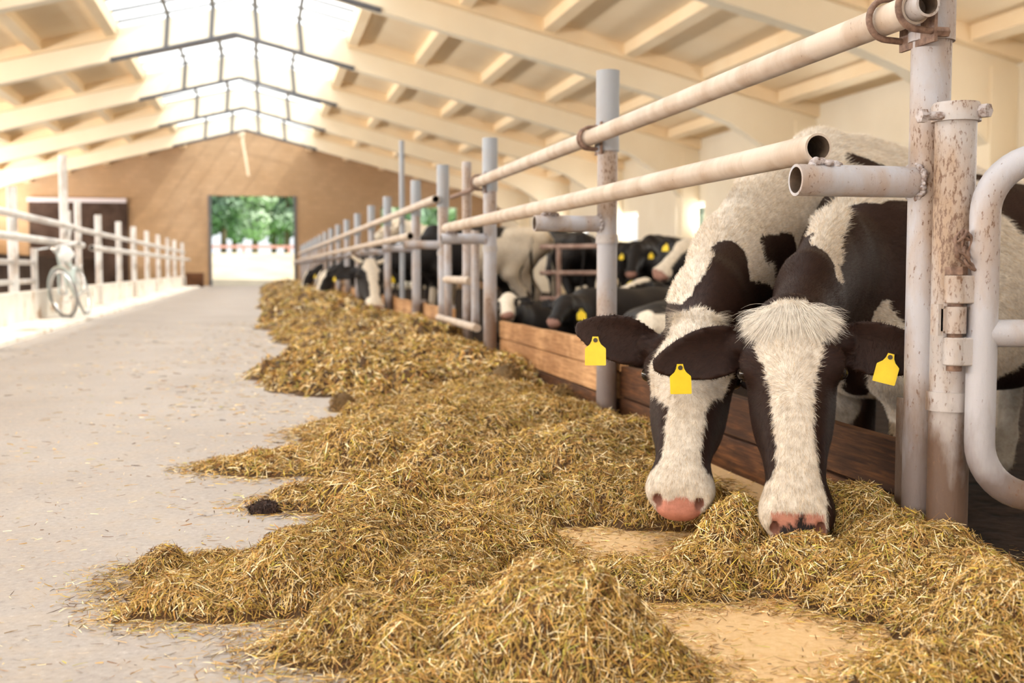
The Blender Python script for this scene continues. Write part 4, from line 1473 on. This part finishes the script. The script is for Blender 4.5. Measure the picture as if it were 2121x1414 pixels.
def furry(S, V, Q, C, n, whorl_u=.44):
    """short hair laid over the hide, kept in the same mesh as the body"""
    rng = np.random.default_rng(S['seed'])
    N = vertex_normals(V, Q)
    a, nn_, r, L = cow_frame(S)
    u, v, w_ = head_coords(S, V)
    ishead = (u > -.1) & (u < 1.1) & (np.abs(v) < .16) & (w_ > -.24) & (w_ < .14)
    h, l = cow_local(S)
    nose = ishead & (C[:, 0] > 1.5 * C[:, 2]) & (u > .9) & (C[:, 0] > .05)
    wgt = np.where(ishead, 2.6, 1.0) * np.where(nose, 0.0, 1.0)
    wgt *= np.where(V[:, 2] < 0.15, np.where(ishead, 1, .25), 1)
    wgt *= np.where((V - S['W']) @ h < -0.9, 0.55, 1)
    T, b = sample_surface(V, Q, n, rng, wgt)
    P = (V[T] * b[..., None]).sum(1)
    Nn = (N[T] * b[..., None]).sum(1); Nn /= np.linalg.norm(Nn, axis=1, keepdims=True) + 1e-9
    col = C[T[np.arange(n), rng.integers(0, 3, n)]]
    hd = ishead[T].all(1)
    uu, vv, ww = head_coords(S, P)
    wh = S['poll'] + a * L * whorl_u + nn_ * .055
    Dh = P - wh
    Dh = Dh / (np.linalg.norm(Dh, axis=1, keepdims=True) + .01)
    Dh = Dh + a * 0.35
    Db = -h * 0.75 + np.array([0, 0, -0.55])
    nk = np.clip(((P - S['W']) @ h + .1) / .5, 0, 1)[:, None]
    D = np.where(hd[:, None], Dh, Db * (1 - nk) + nk * unit(S['W'] - S['poll'] + np.array([0, 0, -.3])))
    D = D + 0.35 * np.stack([fnoise(P, 7, k) for k in (1, 2, 3)], 1)
    lum = col.mean(1)
    ln = rng.uniform(.6, 1.2, n) * np.where(hd, .012, np.where(lum > .3, .022, .011))
    top = np.clip((P[:, 2] - (S['W'][2] - .28)) / .2, 0, 1) * (lum > .3)
    ln = ln * (1 + 0.5 * top)
    lift = rng.uniform(.12, .36, n) + np.where((lum > .3) & ~hd, .12, 0)
    wd = rng.uniform(.0005, .0010, n) * np.where(hd, 1.0, 1.6)
    cv = col * rng.uniform(.72, 1.22, (n, 1))
    wt = (lum > .3)[:, None]
    cv = np.where(wt, cv * np.where(rng.uniform(0, 1, (n, 1)) < .25, np.array([[.86, .74, .58]]), np.array([[1.05, 1.04, 1.03]])), cv)
    Vh, Qh, Ch = hair_ribbons(P, D, Nn, ln, wd, lift, rng, cv)
    return np.concatenate([V, Vh]), np.concatenate([Q, Qh + len(V)]), np.concatenate([C, np.clip(Ch, 0, .95)])

def blaze_mask(u, v, w_, left, right, wmin=-.055):
    """white face stripe: left / right edges in metres from the face axis at stations along the head"""
    lu = np.array([p[0] for p in left]); lv = np.array([p[1] for p in left])
    ru = np.array([p[0] for p in right]); rv = np.array([p[1] for p in right])
    return (v > np.interp(u, lu, lv)) & (v < np.interp(u, ru, rv)) & (w_ > wmin)

def nostrils(S, V, C):
    a, n, r, L = cow_frame(S)
    for sg in (-1, 1):
        q = V - (S['poll'] + a * L * 1.008 + r * sg * .052 + n * .002)
        d = np.sqrt((q @ r / .8) ** 2 + (q @ (a + n * .3) / 1.25) ** 2 + (q @ n) ** 2)
        C[d < .016] = PINK * .55
        C[d < .0095] = np.array([.13, .045, .035])
    return C

# --- the two cows at the fodder
toward = lambda p: unit(CPOS - p)
def face_dir(poll, muzzle, turn=0.0):
    a = unit(muzzle - poll)
    n = toward((poll + muzzle) / 2); n = unit(n - a * np.dot(n, a))
    r = np.cross(n, a)
    return n * math.cos(turn) + r * math.sin(turn)
IR = RGT                                                  # across the aisle
def near_cow_front():
    poll, muz = px(1637, 668, 2.95), px(1652, 1092, 2.72)
    Wt = px(1800, 388, 3.95)
    S = dict(seed=21, W=Wt, floor=STALL_Z, sc=1.0, hip=.07, head=(-.93, -.37), poll=poll, muzzle=muz, face=face_dir(poll, muz, math.radians(2)), hind_step=.22,
             neck=[(px(1728, 555, 3.62), .100, .175), (px(1676, 628, 3.24), .082, .130)])
    a, n, r, L = cow_frame(S)
    S['ears'] = [(-1, -r * 1.0 + a * .36 + n * .25, n * 1.0 + a * .45, .262), (1, r * 1.0 + a * .26 + n * .10, n * 1.0 + a * .40, .262)]
    V, Q = grow_cow(S, .0085)
    N = vertex_normals(V, Q)
    C = np.tile(DARK, (len(V), 1))
    u, v, w_ = head_coords(S, V)
    D2, W2 = DARK, WHITE
    hz = (u > -.40) & (u < 1.12) & (np.abs(v) < .42) & (w_ > -.30) & (w_ < .20)
    C = paint_strokes(V, N, C, [
        (W2, 44, [(1715, 425), (1712, 455)]), (W2, 34, [(1720, 455), (1732, 510)]), (W2, 18, [(1738, 520), (1750, 565)]),
        (W2, 26, [(1740, 405), (1800, 392), (1890, 385), (2010, 352), (2110, 345)]),
        (W2, 150, [(2080, 560), (2115, 640)]), (W2, 70, [(2010, 480), (2010, 700)]), (W2, 120, [(2110, 700)]),
        (W2, 42, [(1848, 668), (1900, 690)]), (W2, 80, [(1800, 860), (1840, 800), (1900, 850)]), (W2, 70, [(1900, 760), (1990, 800)]),
        (D2, 66, [(1820, 500), (1800, 590)]), (D2, 60, [(1830, 470), (1905, 520), (1900, 600)]),
        (D2, 40, [(1690, 520), (1680, 560)]), (D2, 40, [(2075, 395), (2118, 440)]), (D2, 26, [(2020, 345), (2030, 350)]),
        (D2, 62, [(2080, 830), (2118, 850)]), (D2, 26, [(1763, 775), (1768, 820)])], ~hz)
    far = (V - S['W']) @ cow_local(S)[0] < -.95
    pn = fnoise(V, 2.1, 8) > .22
    C[far & pn] = DARK
    C[far & ~pn] = WHITE
    C[(V[:, 2] < .35) & far] = WHITE * .55
    head = (u > -.08) & (u < 1.12) & (np.abs(v) < .13) & (w_ > -.3) & (w_ < .14)
    jit = .004 * fnoise(V, 30, 4) + .004 * fnoise(V, 80, 6)
    m = head & blaze_mask(u, v + jit, w_, [(-.06, -.045), (.03, -.085), (.1, -.088), (.2, -.090), (.27, -.070), (.35, -.060), (.5, -.050), (.62, -.046), (.74, -.045), (.79, -.055), (.82, -.12), (1.1, -.12)],
                          [(-.06, .045), (.03, .075), (.1, .078), (.22, .072), (.28, .060), (.4, .050), (.5, .044), (.65, .046), (.78, .055), (.86, .066), (.93, .075), (1.1, .075)], -.07)
    C[m] = WHITE
    C[head & (u > .80) & (w_ <= -.07) & (v < .03)] = WHITE * .92
    C[head & (u > .80) & (v >= .068) | head & (u > .6) & (v > .055) & (w_ < -.03)] = DARK
    nose = head & (u > .950 + 1.5 * v ** 2 + .012 * vnoise(V, 40, 2)) & (np.abs(v) < .060) & (w_ > -.085)
    C[nose] = PINK
    sp = nose & ((fnoise(V, 26, 14) > -.05) & (u > 1.000) | (fnoise(V, 30, 17) > .36))
    C[sp] = np.array([.025, .018, .018])
    C = nostrils(S, V, C)
    V2, Q2, C2 = furry(S, V, Q, C, 260000)
    o = np_mesh('cow', V2, Q2, None, [M['coat']], C2)
    tag(o, 'front brown and white cow eating with a shaggy white forelock and two yellow tags', 'cow', 'cows eating at the right feed fence')
    eye_part(S, o)
    ear_tag(S, o, 0, .79, .95, .0, -.016)
    ear_tag(S, o, 1, .58, .95, -.22, .012)
    # forelock: locks fan out of a crown point and fall over the brow
    rng = np.random.default_rng(5)
    k = 13000
    th = np.clip(np.where(rng.uniform(0, 1, k) < .75, rng.normal(0, .42, k), rng.choice([-1.0, 1.0], k) + rng.normal(0, .22, k)), -1.35, 1.35)
    root = S['poll'][None] + r * (th * .030 + rng.normal(0, .012, k))[:, None] + a * (L * (-.045 + .03 * np.abs(th) + rng.normal(0, .018, k)))[:, None] + n * .030
    ln = rng.uniform(.07, .145, k) * (1 - .30 * np.abs(th))
    ns = 7
    dirs = a[None] * np.cos(th)[:, None] + r[None] * np.sin(th * 1.12)[:, None] + .10 * rng.normal(size=(k, 3))
    dirs /= np.linalg.norm(dirs, axis=1, keepdims=True)
    bulge = rng.uniform(.012, .040, k) * (1.1 - .5 * np.abs(th))
    rows = []
    sd = np.cross(dirs, n); sd /= np.linalg.norm(sd, axis=1, keepdims=True)
    wdt = rng.uniform(.0005, .0010, k)
    wav = rng.normal(0, .007, k)
    for s in range(ns):
        f = s / (ns - 1)
        p = root + dirs * (ln * f)[:, None] + n[None] * (bulge * math.sin(math.pi * min(1, f * .82 + .06)))[:, None] + sd * (wav * math.sin(2.5 * f))[:, None]
        w2 = (wdt * .5 * (1 - .8 * f ** 2))[:, None] * sd
        rows += [p - w2, p + w2]
    v1 = np.stack(rows, 1).reshape(-1, 3)
    ii = np.arange(k)[:, None] * (2 * ns)
    q1 = np.stack([ii + np.array([[2 * s, 2 * s + 1, 2 * s + 3, 2 * s + 2]]) for s in range(ns - 1)], 1).reshape(-1, 4)
    cc = np.repeat(np.array([[.93, .88, .80]]) * rng.uniform(.70, 1.06, (k, 1)), 2 * ns, 0)
    fl = np_mesh('forelock', v1, q1, None, [M['coat']], np.clip(cc, 0, .95))
    fl.parent = o
    fl['label'] = 'shaggy white forelock'
    return S
def near_cow_rear():
    poll, muz = px(1440, 700, 3.18), px(1406, 1036, 2.95)
    Wt = px(1715, 278, 4.40)
    S = dict(seed=33, W=Wt, floor=STALL_Z, sc=1.06, hip=-.02, head=(-.80, -.60), poll=poll, muzzle=muz, face=face_dir(poll, muz, math.radians(-2)), hs=1.0,
             neck=[(px(1600, 480, 4.05), .135, .25), (px(1510, 590, 3.70), .115, .20), (px(1465, 655, 3.42), .10, .150)])
    a, n, r, L = cow_frame(S)
    S['ears'] = [(-1, -r * 1.0 - a * .12 + n * .22, n * 1.0 + a * .42, .238), (1, r * 1.0 + a * .1 - n * .35, n * 1.0 + a * .4, .20)]
    V, Q = grow_cow(S, .009)
    N = vertex_normals(V, Q)
    C = np.tile(WHITE, (len(V), 1))
    u, v, w_ = head_coords(S, V)
    D2, W2 = DARK, WHITE
    C = paint_strokes(V, N, C, [
        (D2, 62, [(1540, 545), (1500, 600), (1470, 640)]), (D2, 50, [(1530, 520), (1545, 600), (1590, 640)]), (D2, 48, [(1625, 535), (1640, 600), (1600, 660)]), (D2, 30, [(1600, 510), (1650, 515)]),
        (D2, 50, [(1440, 620), (1420, 660)]), (W2, 14, [(1583, 500), (1592, 545), (1604, 570)]), (D2, 13, [(1772, 318), (1800, 325), (1850, 345)]), (D2, 16, [(2015, 350), (2040, 356)])])
    h, l = cow_local(S)
    far = ((V - S['W']) @ h < -.35) & (V[:, 2] < S['W'][2] - .22)
    C[far & (fnoise(V, 1.6, 9) > .1)] = DARK
    C[((V - S['W']) @ h > -.2) & (V[:, 2] < .62) & (u < -.15)] = DARK
    head = (u > -.12) & (u < 1.12) & (np.abs(v) < .125) & (w_ > -.3) & (w_ < .14)
    ear = (u < .35) & (np.abs(v) > .105) & (np.abs(v) < .4) & (u > -.35)
    C[ear] = DARK
    C[head] = DARK
    jit = .004 * fnoise(V, 30, 4) + .004 * fnoise(V, 80, 6)
    m = head & blaze_mask(u, v + jit, w_, [(-.12, -.06), (.05, -.075), (.14, -.092), (.24, -.110), (.36, -.104), (.46, -.074), (.52, -.052), (.8, -.052), (.84, -.07), (.86, -.15), (1.1, -.15)],
                          [(-.12, .06), (.05, .075), (.14, .092), (.28, .110), (.38, .088), (.46, .058), (.52, .046), (.8, .048), (.85, .062), (.87, .15), (1.1, .15)], -.075)
    C[m] = WHITE
    C = paint_strokes(V, N, C, [(W2, 44, [(1440, 655), (1432, 690), (1425, 720)]), (W2, 24, [(1462, 632), (1445, 650)])])
    nose = head & (u > 1.004 + 1.0 * v ** 2 + .012 * vnoise(V, 40, 2)) & (np.abs(v) < .056) & (w_ > -.08)
    C[nose] = PINK * np.array([1.0, .92, .9])
    C = nostrils(S, V, C)
    V2, Q2, C2 = furry(S, V, Q, C, 230000, .40)
    o = np_mesh('cow', V2, Q2, None, [M['coat']], C2)
    tag(o, 'rear of the two near cows, white faced with a high white withers and yellow tag', 'cow', 'cows eating at the right feed fence')
    eye_part(S, o)
    ear_tag(S, o, 0, .74, 1.0, .0, -.020)
    rng = np.random.default_rng(15)
    k = 4200
    th = rng.uniform(-1, 1, k)
    P = S['poll'][None] + r * (th * .055)[:, None] + a * (L * rng.uniform(-.14, .02, k))[:, None] + n * (.02 - .01 * th ** 2)[:, None]
    D = a[None] * .8 + r[None] * (th * .7)[:, None] + .2 * rng.normal(size=(k, 3))
    Nn = np.tile(unit(n - a * .6), (k, 1))
    ln = rng.uniform(.03, .06, k)
    cc = np.array([[.82, .72, .58]]) * rng.uniform(.75, 1.12, (k, 1))
    v1, q1, c1 = hair_ribbons(P, D, Nn, ln, rng.uniform(.0005, .0010, k), rng.uniform(.3, .8, k), rng, cc, 4)
    fl = np_mesh('forelock', v1, q1, None, [M['coat']], np.clip(c1, 0, .95))
    fl.parent = o
    return S
near_cow_front()
near_cow_rear()


# ------------------------------------------------------------------ the rest of the herd
def frame_cow(rump_or_none, W_, hd):
    return unit(np.array([hd[0], hd[1], 0]))

def herd_cow(label, W_, hd, poll, muz, seed, pattern='holstein', lying=False, sc=1.0, tags=(), blaze=.035, turn=0.0, res=.022, floor=STALL_Z, horns=False, group='cows standing and lying in the stalls', bias=.25, ops=None, ear_out=1.0, white_ear=False):
    W_, poll, muz = (np.asarray(p, float) for p in (W_, poll, muz))
    a = unit(muz - poll)
    h = unit(np.array([hd[0], hd[1], 0]))
    up = np.array([0, 0, 1.0])
    f0 = up if abs(a[2]) < .75 else h
    f0 = unit(f0 + .35 * h) if abs(a[2]) < .75 else f0
    S = dict(seed=seed, W=W_, floor=floor, sc=sc, head=hd, poll=poll, muzzle=muz, face=f0, lying=lying, hs=np.linalg.norm(muz - poll) / .50, tail=(1.62, .05), udder=(seed % 2 == 0 and not lying))
    n0 = unit(f0 - a * np.dot(f0, a)); r0 = np.cross(n0, a)
    S['face'] = n0 * math.cos(turn) + r0 * math.sin(turn)
    a, n, r, L = cow_frame(S)
    sh = W_ + h * .12 * sc - up * .33 * sc
    S['neck'] = [(sh + (poll - n * .08 - sh) * .36, .135, .215), (sh + (poll - n * .08 - sh) * .72, .105, .155)]
    S['ears'] = [(-1, -r + a * .15 - n * .25 * ear_out, n + a * .4, .20 * S['hs']), (1, r + a * .15 - n * .25 * ear_out, n + a * .4, .20 * S['hs'])]
    V, Q = grow_cow(S, res)
    N = vertex_normals(V, Q)
    q = V - W_
    l = np.cross(up, h)
    LP = np.c_[q @ h, q @ l, q[:, 2]] + 0.06 * np.stack([fnoise(V, 6, k) for k in (1, 2, 3)], 1)
    fld = fnoise(LP, 1.35, seed * 1.7, 2)
    if pattern == 'white':
        C = np.where((fld > .62)[:, None], BLACK, np.array([.74, .66, .54]))
        dirt = np.clip((-.35 - q[:, 2]) / .5, 0, 1)[:, None] * np.clip(.6 + .5 * fnoise(V, 3, 2), 0, 1)[:, None]
        C = C * (1 - .62 * dirt) + np.array([.30, .20, .11]) * .62 * dirt
    elif pattern == 'black':
        C = np.where((fld > .72)[:, None], np.array([.72, .65, .55]), BLACK * 1.3)
    else:
        C = np.where((fld > bias)[:, None], np.array([.76, .69, .58]), BLACK * 1.3)
    u, v, w_ = head_coords(S, V)
    head = (u > -.12) & (u < 1.12) & (np.abs(v) < .15 * S['hs']) & (w_ > -.3) & (w_ < .14)
    ear = (u < .35) & (np.abs(v) > .10 * S['hs']) & (np.abs(v) < .42) & (u > -.35) & (w_ > -.35) & (w_ < .15)
    nk = (q @ h > .2) & ~head
    if pattern != 'white':
        C[nk & (fld < .6)] = BLACK * 1.3
    C[head | ear] = BLACK * 1.3 if pattern != 'white' else np.array([.74, .66, .54])
    if white_ear:
        C[ear] = np.array([.76, .70, .62])
    if blaze:
        C[head & (np.abs(v + .012 * vnoise(V, 14, 2)) < blaze * (1 + .7 * np.exp(-((u - .15) / .15) ** 2) + .8 * (u > .8))) & (w_ > -.09)] = np.array([.78, .71, .60])
    C[head & (u > .97) & (w_ > -.06)] = np.array([.36, .20, .16])
    if ops:
        C = paint_strokes(V, N, C, ops)
    o = np_mesh('cow', V, Q, None, [M['coat']], C)
    tag(o, label, 'cow', group)
    if horns:
        for sg in (-1, 1):
            c = MB()
            b0 = poll + r * sg * .075 + n * .01 - a * .02
            c.tube([b0, b0 + r * sg * .08 + n * .02 - a * .02, b0 + r * sg * .16 + n * .05 - a * .07], [.030, .026, .012], 8)
            c.build('horn', M['horn'], o)
    for k, t, s_ in tags:
        ear_tag(S, o, k, t, s_)
    eye_part(S, o)
    return o
FG = 'cows eating at the right feed fence'
herd_cow('horned black cow with a white face eating over the far barrier', px(905, 468, 15.9), (-.92, -.38), px(765, 549, 14.9), px(778, 640, 14.45), 4, sc=.98, tags=((1, .55, 1.25),), blaze=.062, horns=True, group=FG, bias=.1, turn=.5)
for i, (y, off, lab, bl, sd) in enumerate(((23.2, .0, 'small looking black cow with a white muzzle eating at the far windrow', .05, 6), (26.4, .1, 'dark cow eating at the feed fence before the last visible one', .02, 9), (30.5, -.05, 'farthest visible black cow bent over the end of the fodder', .02, 11))):
    herd_cow(lab, (2.35 + off, y + .25, 1.22), (-.96, -.28), (1.25 + off, y - .15, .62), (1.06 + off, y - .35, .17), sd, 'black', tags=((0, .6, 1.3), (1, .6, 1.3)), blaze=bl, group=FG, turn=.35)
# standing and lying beyond the planks
def wp(x, y, d):
    return px(x, y, d)
cw = wp(930, 472, 17.9)
herd_cow('dirty white cow seen from behind with a hanging tail, beyond the plank barrier', cw, (-.93, .30), cw + np.array([-.75, .25, .12]), cw + np.array([-1.12, .36, -.16]), 3, 'white', blaze=0, ops=[(BLACK, 24, [(1046, 490)])])
herd_cow('big black cow standing behind the stall rails', wp(1165, 484, 18.5), (.05, 1.0), wp(1165, 484, 18.5) + np.array([.04, .75, .1]), wp(1165, 484, 18.5) + np.array([.06, 1.12, -.2]), 8, 'black', blaze=0)
herd_cow('black cow with a broad white blaze looking left, yellow tag above a red collar', wp(1520, 478, 13.6), (-.90, -.30), wp(1428, 505, 12.7), wp(1366, 568, 12.35), 10, 'black', tags=((1, .5, 1.3), (0, .5, 1.3)), blaze=.06, turn=.55)
herd_cow('dark cow facing the fence with two small orange tags, behind the grey topped post', wp(1350, 488, 16.6), (-.6, -.8), wp(1318, 512, 15.6), wp(1306, 568, 15.3), 13, 'black', tags=((0, .5, 1.2), (1, .5, 1.2)), blaze=0)
herd_cow('black cow standing farthest back by the right windows', wp(1290, 502, 23.5), (-.8, .5), wp(1290, 502, 23.5) + np.array([-.6, .4, .1]), wp(1290, 502, 23.5) + np.array([-.95, .6, -.15]), 14, 'black', blaze=0)
herd_cow('black cow standing sideways before the right windows', wp(1425, 500, 22.5), (.9, .3), wp(1425, 500, 22.5) + np.array([.65, .2, .05]), wp(1425, 500, 22.5) + np.array([1.0, .3, -.2]), 16, 'black', blaze=0)
herd_cow('lying black cow with its head turned left and a yellow tag, below the blazed cow', wp(1420, 590, 12.0), (-.9, -.1), wp(1338, 585, 11.5), wp(1284, 606, 11.3), 18, 'black', lying=True, tags=((1, .55, 1.25), (0, .5, 1.2)), blaze=.03, turn=.5)
herd_cow('lying black and white cow nearest to the grey topped post', wp(1400, 622, 8.6), (.45, .9), wp(1440, 606, 9.3), wp(1452, 628, 9.75), 5, 'holstein', lying=True, sc=.85, tags=((0, .5, 1.1),), blaze=.03, bias=.9,
         ops=[(np.array([.76, .69, .58]), 20, [(1332, 640), (1318, 690)]), (np.array([.76, .69, .58]), 26, [(1372, 655), (1355, 690)])])
herd_cow('lying black cow with a bright yellow tag just above the orange brown planks', wp(1222, 600, 9.7), (-.85, -.40), wp(1172, 622, 9.15), wp(1146, 668, 8.9), 20, 'black', lying=True, tags=((1, .5, 1.25),), blaze=0, turn=.4)
herd_cow('lying black cow with a white forehead under the dirty white cow', wp(1100, 625, 13.2), (-.8, -.5), wp(1052, 616, 12.4), wp(1050, 652, 12.0), 22, 'black', lying=True, blaze=.07)

# stall divider behind the white cow
dv = thing('stall_divider', 'worn pinkish stall rails before the big black cow', 'stall divider', (4.3, 15.9, STALL_Z))
a0, a1 = wp(1120, 560, 16.2), wp(1275, 560, 15.4)
for z in (1.02, .66, .30):
    c = MB(); c.tube([(a0[0], a0[1], z), (a1[0], a1[1], z)], .033, 10); c.build('rail', M['steel_pink'], dv)
for f in (.25, .95):
    p = a0 + (a1 - a0) * f
    c = MB(); c.tube([(p[0], p[1], STALL_Z), (p[0], p[1], 1.06)], .036, 10); c.build('post', M['steel_pink'], dv)

# ------------------------------------------------------------------ bicycle leaning on the left fence
def bicycle():
    fw, rw = ground(142, 657, .045), ground(203, 647, .045)
    hd = unit(fw - rw)                            # front wheel toward the camera
    lean = unit(np.array([-0.20, 0, 1.0]))
    side = np.cross(hd, lean)
    o = fw - hd * .55
    t = thing('bicycle', 'pale bicycle leaning on the left whitewashed fence, bag on its handlebar', 'bicycle', o)
    def P(x, z, s=0.0):
        return o + hd * x + lean * z + side * s
    R = .335
    def wheel(x, turn, name):
        d = unit(hd * math.cos(turn) + side * math.sin(turn))
        c0 = P(x, R)
        ps = [c0 + (d * math.cos(q) + lean * math.sin(q)) * R for q in np.linspace(0, 2 * np.pi, 37)[:-1]]
        c = MB(); c.tube(ps, .021, 8, loop=True); wo = c.build(name, M['tyre'], t)
        ps = [c0 + (d * math.cos(q) + lean * math.sin(q)) * (R - .026) for q in np.linspace(0, 2 * np.pi, 37)[:-1]]
        c = MB(); c.tube(ps, .014, 6, loop=True); c.build('rim', M['chrome'], wo)
        c = MB()
        ax = np.cross(d, lean)
        c.tube([c0 - ax * .05, c0 + ax * .05], .022, 8)
        for k in range(18):
            q = 2 * math.pi * k / 18
            c.tube([c0 + ax * (.02 if k % 2 else -.02), c0 + (d * math.cos(q) + lean * math.sin(q)) * (R - .03)], .0022, 4)
        c.build('spokes', M['chrome'], wo)
        ps = [c0 + (d * math.cos(q) + lean * math.sin(q)) * (R + .035) for q in np.linspace(.1 * np.pi, 1.05 * np.pi, 16)]
        c = MB(); c.tube(ps, .020, 8); c.build('mudguard', M['bike'], t)
        return c0, d
    f0, fd = wheel(.53, -.75, 'front_wheel')
    r0, _ = wheel(-.53, 0, 'rear_wheel')
    bb, seat, hd0, hd1 = P(-.08, .28), P(-.25, .80), P(.34, .86), P(.37, .72)
    c = MB()
    for a_, b_, r_ in ((bb, seat, .016), (bb, hd1, .019), (P(-.22, .70), hd0, .017), (bb, r0, .011), (P(-.23, .74), r0, .010), (hd0 + lean * .06, hd1 - lean * .05, .021)):
        c.tube([a_, b_], r_, 10)
    c.build('frame', M['bike'], t)
    c = MB()
    for s in (-.055, .055):
        c.tube([hd1 - lean * .06 + side * s * .7, f0 + side * s], .012, 8)
    c.build('fork', M['bike'], t)
    c = MB()
    hb = hd0 + lean * .14
    bs = unit(side * math.cos(.45) + hd * math.sin(.45))
    bf = np.cross(lean, bs)
    c.tube([hd0, hb], .013, 8)
    c.tube([hb - bs * .29 - hd * .14, hb - bs * .26 + hd * .02, hb, hb + bs * .26 + hd * .02, hb + bs * .29 - hd * .14], .012, 8)
    hbo = c.build('handlebar', M['chrome'], t)
    c = MB()
    for s in (-1, 1):
        c.tube([hb + bs * s * .285 - hd * .08, hb + bs * s * .295 - hd * .17], .017, 8)
    c.build('grip', M['tyre'], hbo)
    c = MB(); c.sphere(hb + hd * .09 - lean * .04, (.045, .05, .05), 10, 8); c.build('headlamp', M['chrome'], t)
    c = MB()
    sd = P(-.27, .86)
    c.loft([[sd + hd * x + side * y * w + lean * z for y, z in ((-1, 0), (0, .025), (1, 0), (0, -.03))] for x, w in ((-.14, .085), (-.06, .09), (.04, .045), (.14, .02))])
    c.build('saddle', M['tyre'], t)
    c = MB()
    ax = side
    c.tube([bb - ax * .07, bb + ax * .07], .02, 8)
    c.tube([bb + ax * .07, bb + ax * .07 + hd * .15 - lean * .06], .009, 6); c.tube([bb - ax * .07, bb - ax * .07 - hd * .15 + lean * .06], .009, 6)
    for s in (1, -1):
        q = bb + ax * s * .12 + s * (hd * .15 - lean * .06)
        c.box(q - np.array([.05, .035, .012]), q + np.array([.05, .035, .012]))
    c.build('crankset', M['chrome'], t)
    c = MB()
    rk = P(-.52, .74)
    for s in (-.06, 0, .06):
        c.tube([rk + side * s + hd * .2, rk + side * s - hd * .2], .006, 6)
    for s in (-.06, .06):
        c.tube([rk + side * s - hd * .1, r0 + side * s], .006, 6)
    c.build('rear_rack', M['chrome'], t)
    c = MB(); c.tube([bb + side * .04 - hd * .05, bb + side * .16 - hd * .16 - lean * .25], .009, 6); c.build('kickstand', M['chrome'], t)
    # bag hanging on the handlebar
    V, F_ = [], []
    c = MB()
    rings = []
    ctr = hb - bs * .12 + hd * .07
    for k in range(9):
        f = k / 8
        rad = .018 + .085 * math.sin(math.pi * min(1, f * .92 + .03)) ** .7
        rings.append([ctr - lean * (.02 + .22 * f) + (bs * math.cos(q) * 1.05 + hd * math.sin(q) * .65) * rad * (1 + .12 * math.sin(3 * q + k)) for q in np.linspace(0, 2 * np.pi, 13)[:-1]])
    c.loft(rings)
    tag(c.build('bag', M['bag']), 'white bag hanging from the bicycle handlebar', 'bag')
bicycle()

# box standing by the far doorway
c = MB(); c.box((-2.85, 46.6, 0.0), (-2.2, 47.4, 0.55))
bx = c.build('wooden_crate', M['plank_dark'], smooth=False, bevel=.01)
tag(bx, 'brown wooden crate left of the far doorway', 'crate')

# ------------------------------------------------------------------ trees outside
def tree(x, y, hgt, rad, seed, lab, tone):
    rng = np.random.default_rng(seed)
    zb = 1.5 if y > 66 else -.04
    t = thing('tree', lab, 'tree', (x, y, zb), 'trees beyond the yard')
    c = MB(); c.tube([(x, y, zb), (x + .1, y, zb + hgt * .4), (x, y + .1, zb + hgt * .8)], [.22, .16, .06], 8); c.build('trunk', M['bark'], t)
    n = 5200
    k = 26
    cc = rng.normal(size=(k, 3)); cc /= np.linalg.norm(cc, axis=1, keepdims=True)
    cc = cc * np.array([rad * .62, rad * .62, hgt * .38]) * rng.uniform(.5, 1, (k, 1)) + np.array([x, y, zb + hgt * .50])
    u = rng.normal(size=(n, 3)); u /= np.linalg.norm(u, axis=1, keepdims=True)
    P = cc[rng.integers(0, k, n)] + u * rad * .42 * rng.uniform(.75, 1.05, (n, 1))
    P[:, 2] = np.maximum(P[:, 2], zb + .15)
    d = rng.normal(size=(n, 3)); d /= np.linalg.norm(d, axis=1, keepdims=True)
    e = np.cross(d, u + .3 * rng.normal(size=(n, 3))); e /= np.linalg.norm(e, axis=1, keepdims=True) + 1e-9
    s = rng.uniform(.12, .24, (n, 1))
    V = np.stack([P - d * s, P + e * s * .6, P + d * s, P - e * s * .6], 1).reshape(-1, 3)
    Q = np.arange(n * 4).reshape(n, 4)
    col = np.array(tone)[None] * rng.uniform(.7, 1.3, (n, 1))
    o = np_mesh('crown', V, Q, None, [M['leaf']], np.repeat(col, 4, 0), smooth=False)
    o.parent = t
    o.matrix_parent_inverse = Matrix.Translation(-Vector(t.location))
TONES = [(.38, .50, .38), (.46, .58, .44), (.32, .45, .34), (.52, .64, .48)]
TW = ['pale green', 'bright green', 'dark green', 'yellow green']
spots = []
for k in range(8):
    spots.append((-7 + 2.2 * k, 82 + (k % 3) * 1.7, 'straight beyond the far doorway'))
for k in range(6):
    spots.append((-8 + 3.0 * k, 92 + (k % 2) * 2, 'in the back row beyond the far doorway'))
for k in range(6):
    spots.append((10.5 + 2.0 * k, 80 + (k % 3) * 2, 'beyond the right hand open doorway'))
for k in range(5):
    spots.append((24 + 2.6 * k, 58 + 6 * k, 'outside the windows of the right wall'))
rk_ = random.Random(2)
for k, (x, y, where) in enumerate(spots):
    tone = k % 4
    same = [j for j in range(len(spots)) if spots[j][2] == where]
    tree(x, y, rk_.uniform(7.5, 10), rk_.uniform(1.4, 1.9), 100 + k, '%s leafy tree %s, %s from the left' % (TW[tone], where, ORD[same.index(k)]), TONES[tone])
